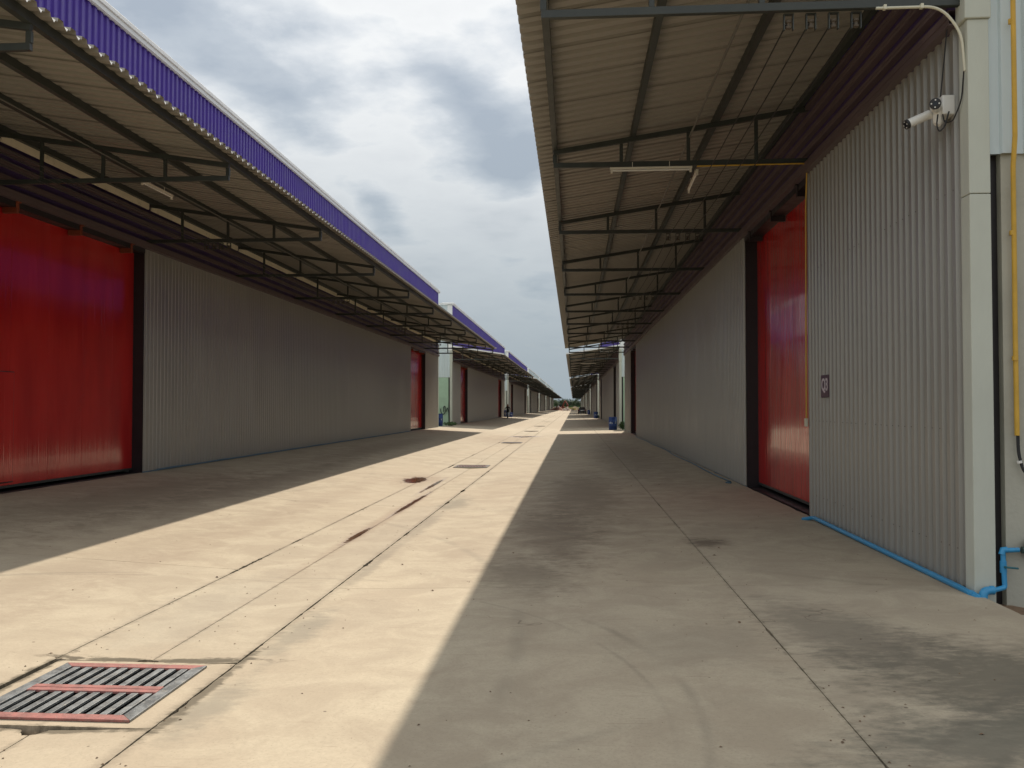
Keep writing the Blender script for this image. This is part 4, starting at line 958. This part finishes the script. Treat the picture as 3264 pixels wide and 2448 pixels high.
# ================================================================== the far end of the yard
def heap(name, x, y, z, rx, ry, h, m_, seed, lab, cat='heap', n=28):
    rr = random.Random(seed); mb = MB(); ph = [rr.uniform(0, 6) for _ in range(6)]
    for j in range(n + 1):
        for i in range(n + 1):
            u = -1 + 2 * i / n; v = -1 + 2 * j / n; r = math.hypot(u, v)
            k = max(0, 1 - r) ** 0.8 * (1 + .35 * math.sin(u * 5 + ph[0]) + .3 * math.sin(v * 6 + ph[1]) + .2 * math.sin((u + v) * 11 + ph[2])) + (rr.uniform(0, .10) if r < .95 else 0)
            mb.v.append((u * rx, v * ry, h * k - .03))
    for j in range(n):
        for i in range(n): a = j * (n + 1) + i; mb.f.append((a, a + 1, a + n + 2, a + n + 1))
    o = mb.build(name, m_, smooth=False); o.location = (x, y, z); tag(o, lab, cat); return o
heap('earth_heap', -6.3, 346, 0, 3.2, 5, 1.5, 'red_earth', 1, 'dark reddish earth heap at the left of the far yard end')
heap('sand_heap', -2.7, 338, 0, 1.6, 3, 1.35, 'sand', 2, 'pale pinkish sand heap near the middle of the far yard end')
heap('sand_heap', -1.5, 344, 0, 1.9, 3, .8, 'sand', 5, 'lower flatter sand heap right of the pale one')
heap('earth_heap', 0.6, 418, 0, 5.5, 4, 1.0, 'soil', 3, 'low brown earth bank under the far trees')
heap('earth_heap', -11, 425, -.3, 7, 5, 1.8, 'red_earth', 6, 'brown earth bank beyond the left warehouses')
# orange excavator standing behind the heaps
t = empty('excavator', (-4.6, 352, -0.1), 'faded orange excavator with raised arm behind the earth heap', 'excavator')
for sx in (-1, 1): mb = MB(); mb.box(sx * .7, sx * 1.2, -1.6, 1.6, 0, .75); mb.build('track', 'rubber', t, bevel=.2)
mb = MB(); mb.box(-1.2, 1.2, -.6, 1.9, .8, 1.7); mb.build('house', 'orange_paint', t, bevel=.1)
mb = MB(); mb.box(-1.15, -.25, -1.2, .3, .82, 2.5); mb.build('cab', 'glass_dark', t, bevel=.08)
mb = MB(); mb.beam((.2, -.5, 1.5), (1.3, -1.8, 3.9), .35, .45); mb.build('boom', 'orange_paint', t)
mb = MB(); mb.beam((1.3, -1.8, 3.9), (2.4, -2.6, 2.4), .28, .35); mb.build('arm', 'orange_paint', t)
mb = MB(); mb.beam((2.2, -2.5, 2.4), (2.3, -2.3, 1.6), .7, .55); mb.build('bucket', 'red_earth', t)
# white lumps added as stand-ins for white-topped workers on the dark heap
for k, (x, y, z, s_) in enumerate([(-8.0, 343, 1.0, .28), (-7.2, 343.5, 1.25, .32), (-5.9, 343, 1.35, .34)]):
    tag(lump('worker_stand_in', (x, y, z), (s_, s_, s_ * 1.4), 'white_cloth', 20 + k), ['small white worker stand-in at the left of the dark heap', 'white worker stand-in in the middle of the dark heap', 'tallest white worker stand-in at the right of the dark heap'][k], 'stand-in', 'white worker stand-ins on the dark heap')
# grass
def grass(x0, x1, y0, y1, n, h, m_, seed, lab, z=-.55):
    rr = random.Random(seed); mb = MB()
    for _ in range(n):
        x = rr.uniform(x0, x1); y = rr.uniform(y0, y1); a = rr.uniform(0, 3.14); hh = h * rr.uniform(.5, 1.3); w = .12
        mb.tri((x - w * math.cos(a), y - w * math.sin(a), z), (x + w * math.cos(a), y + w * math.sin(a), z), (x + rr.uniform(-.3, .3), y + rr.uniform(-.3, .3), z + hh))
    tag(mb.build('grass', m_), lab, kind='stuff')
grass(-14, 6, 412, 440, 5000, 1.5, 'dry_grass', 1, 'yellow dry grass at the end of the yard')
grass(-45, 45, 430, 500, 16000, 2.0, 'leaf', 2, 'green scrub in the field before the trees')
grass(-2.5, .4, 352, 370, 500, 0.9, 'dry_grass', 4, 'tuft of yellow grass growing through the far yard', z=-.14)

def tree(x, y, h, r, seed, m_, lab, dense=1.0):
    rr = random.Random(seed); t = empty('tree', (x, y, -.6), lab, 'tree', 'trees beyond the far end of the yard')
    mb = MB(); mb.tube([(0, 0, 0), (rr.uniform(-.2, .2), 0, h * .3), (rr.uniform(-.4, .4), 0, h * .62)], [.28, .22, .12], 8)
    for k in range(6):
        a = k * 1.05 + rr.random(); z0 = h * rr.uniform(.3, .55); mb.tube([(0, 0, z0), (math.cos(a) * r * .4, math.sin(a) * r * .4, z0 + h * .14), (math.cos(a) * r * .75, math.sin(a) * r * .75, z0 + h * .25)], [.10, .07, .03], 6)
    mb.build('trunk', 'bark', t)
    cl = MB()
    for k in range(24):
        a = rr.uniform(0, 6.28); q = rr.random() ** .5; cz = h * rr.uniform(.16, .84); sh = 1 - abs(cz / h - .55) * .9
        c = (math.cos(a) * r * .75 * q * sh, math.sin(a) * r * .75 * q * sh, cz); rad = r * rr.uniform(.25, .45)
        sub = leaf_cloud(int(150 * dense), c, (rad, rad, rad * .8), .24, seed * 97 + k, .6, .35)
        b = len(cl.v); cl.v += sub.v; cl.f += [tuple(i + b for i in f) for f in sub.f]
    cl.build('crown', m_, t)
specs = [(-24, 505, 8.5, 4.6), (-17.5, 490, 7.8, 4.2), (-13.2, 512, 7.0, 3.4), (-9.2, 498, 5.8, 3.0), (-6.2, 520, 6.6, 3.2), (-3.2, 500, 7.0, 3.4), (.0, 515, 6.2, 3.0), (3.0, 495, 5.6, 2.6), (2.8, 530, 8.8, 2.3), (6.6, 505, 6.9, 3.4), (10.5, 515, 7.2, 4.0), (16, 500, 8, 4.4), (24, 508, 9, 4.6), (-33, 498, 9, 5), (34, 500, 9, 5)]
dsc = ['dense dark tree seen just past the left canopy tip', 'broad tree left of the excavator', 'tree behind the excavator arm', 'low tree right of the excavator', 'tree with rounded crown above the sand heaps', 'broadest dark crown in the middle of the gap', 'low tree right of the broadest crown', 'short bushy tree at the right of the gap', 'tall narrow tree rising at the right of the gap', 'dark tree behind the parked car', 'tree partly hidden by the far right warehouse', 'tree hidden behind the right warehouses', 'outermost but one tree on the right', 'outermost tree on the left', 'outermost tree on the right']
for i, ((x, y, h, r), d) in enumerate(zip(specs, dsc)): tree(x, y, h, r, 50 + i, 'leaf_far' if i % 3 else 'leaf_light', d, 1.0 if i != 8 else .6)
# far wood
wd = MB(); rr = random.Random(9)
for k in range(260):
    sub = leaf_cloud(70, (rr.uniform(-150, 150) if k < 160 else rr.uniform(-30, 25), rr.uniform(545, 640), rr.uniform(.3, 4.6)), (5, 5, 2.6), .6, k + 900, .6, .2); b = len(wd.v); wd.v += sub.v; wd.f += [tuple(i + b for i in f) for f in sub.f]
tag(wd.build('distant_woods', 'leaf_far'), 'dark belt of distant woods behind the trees', kind='stuff')
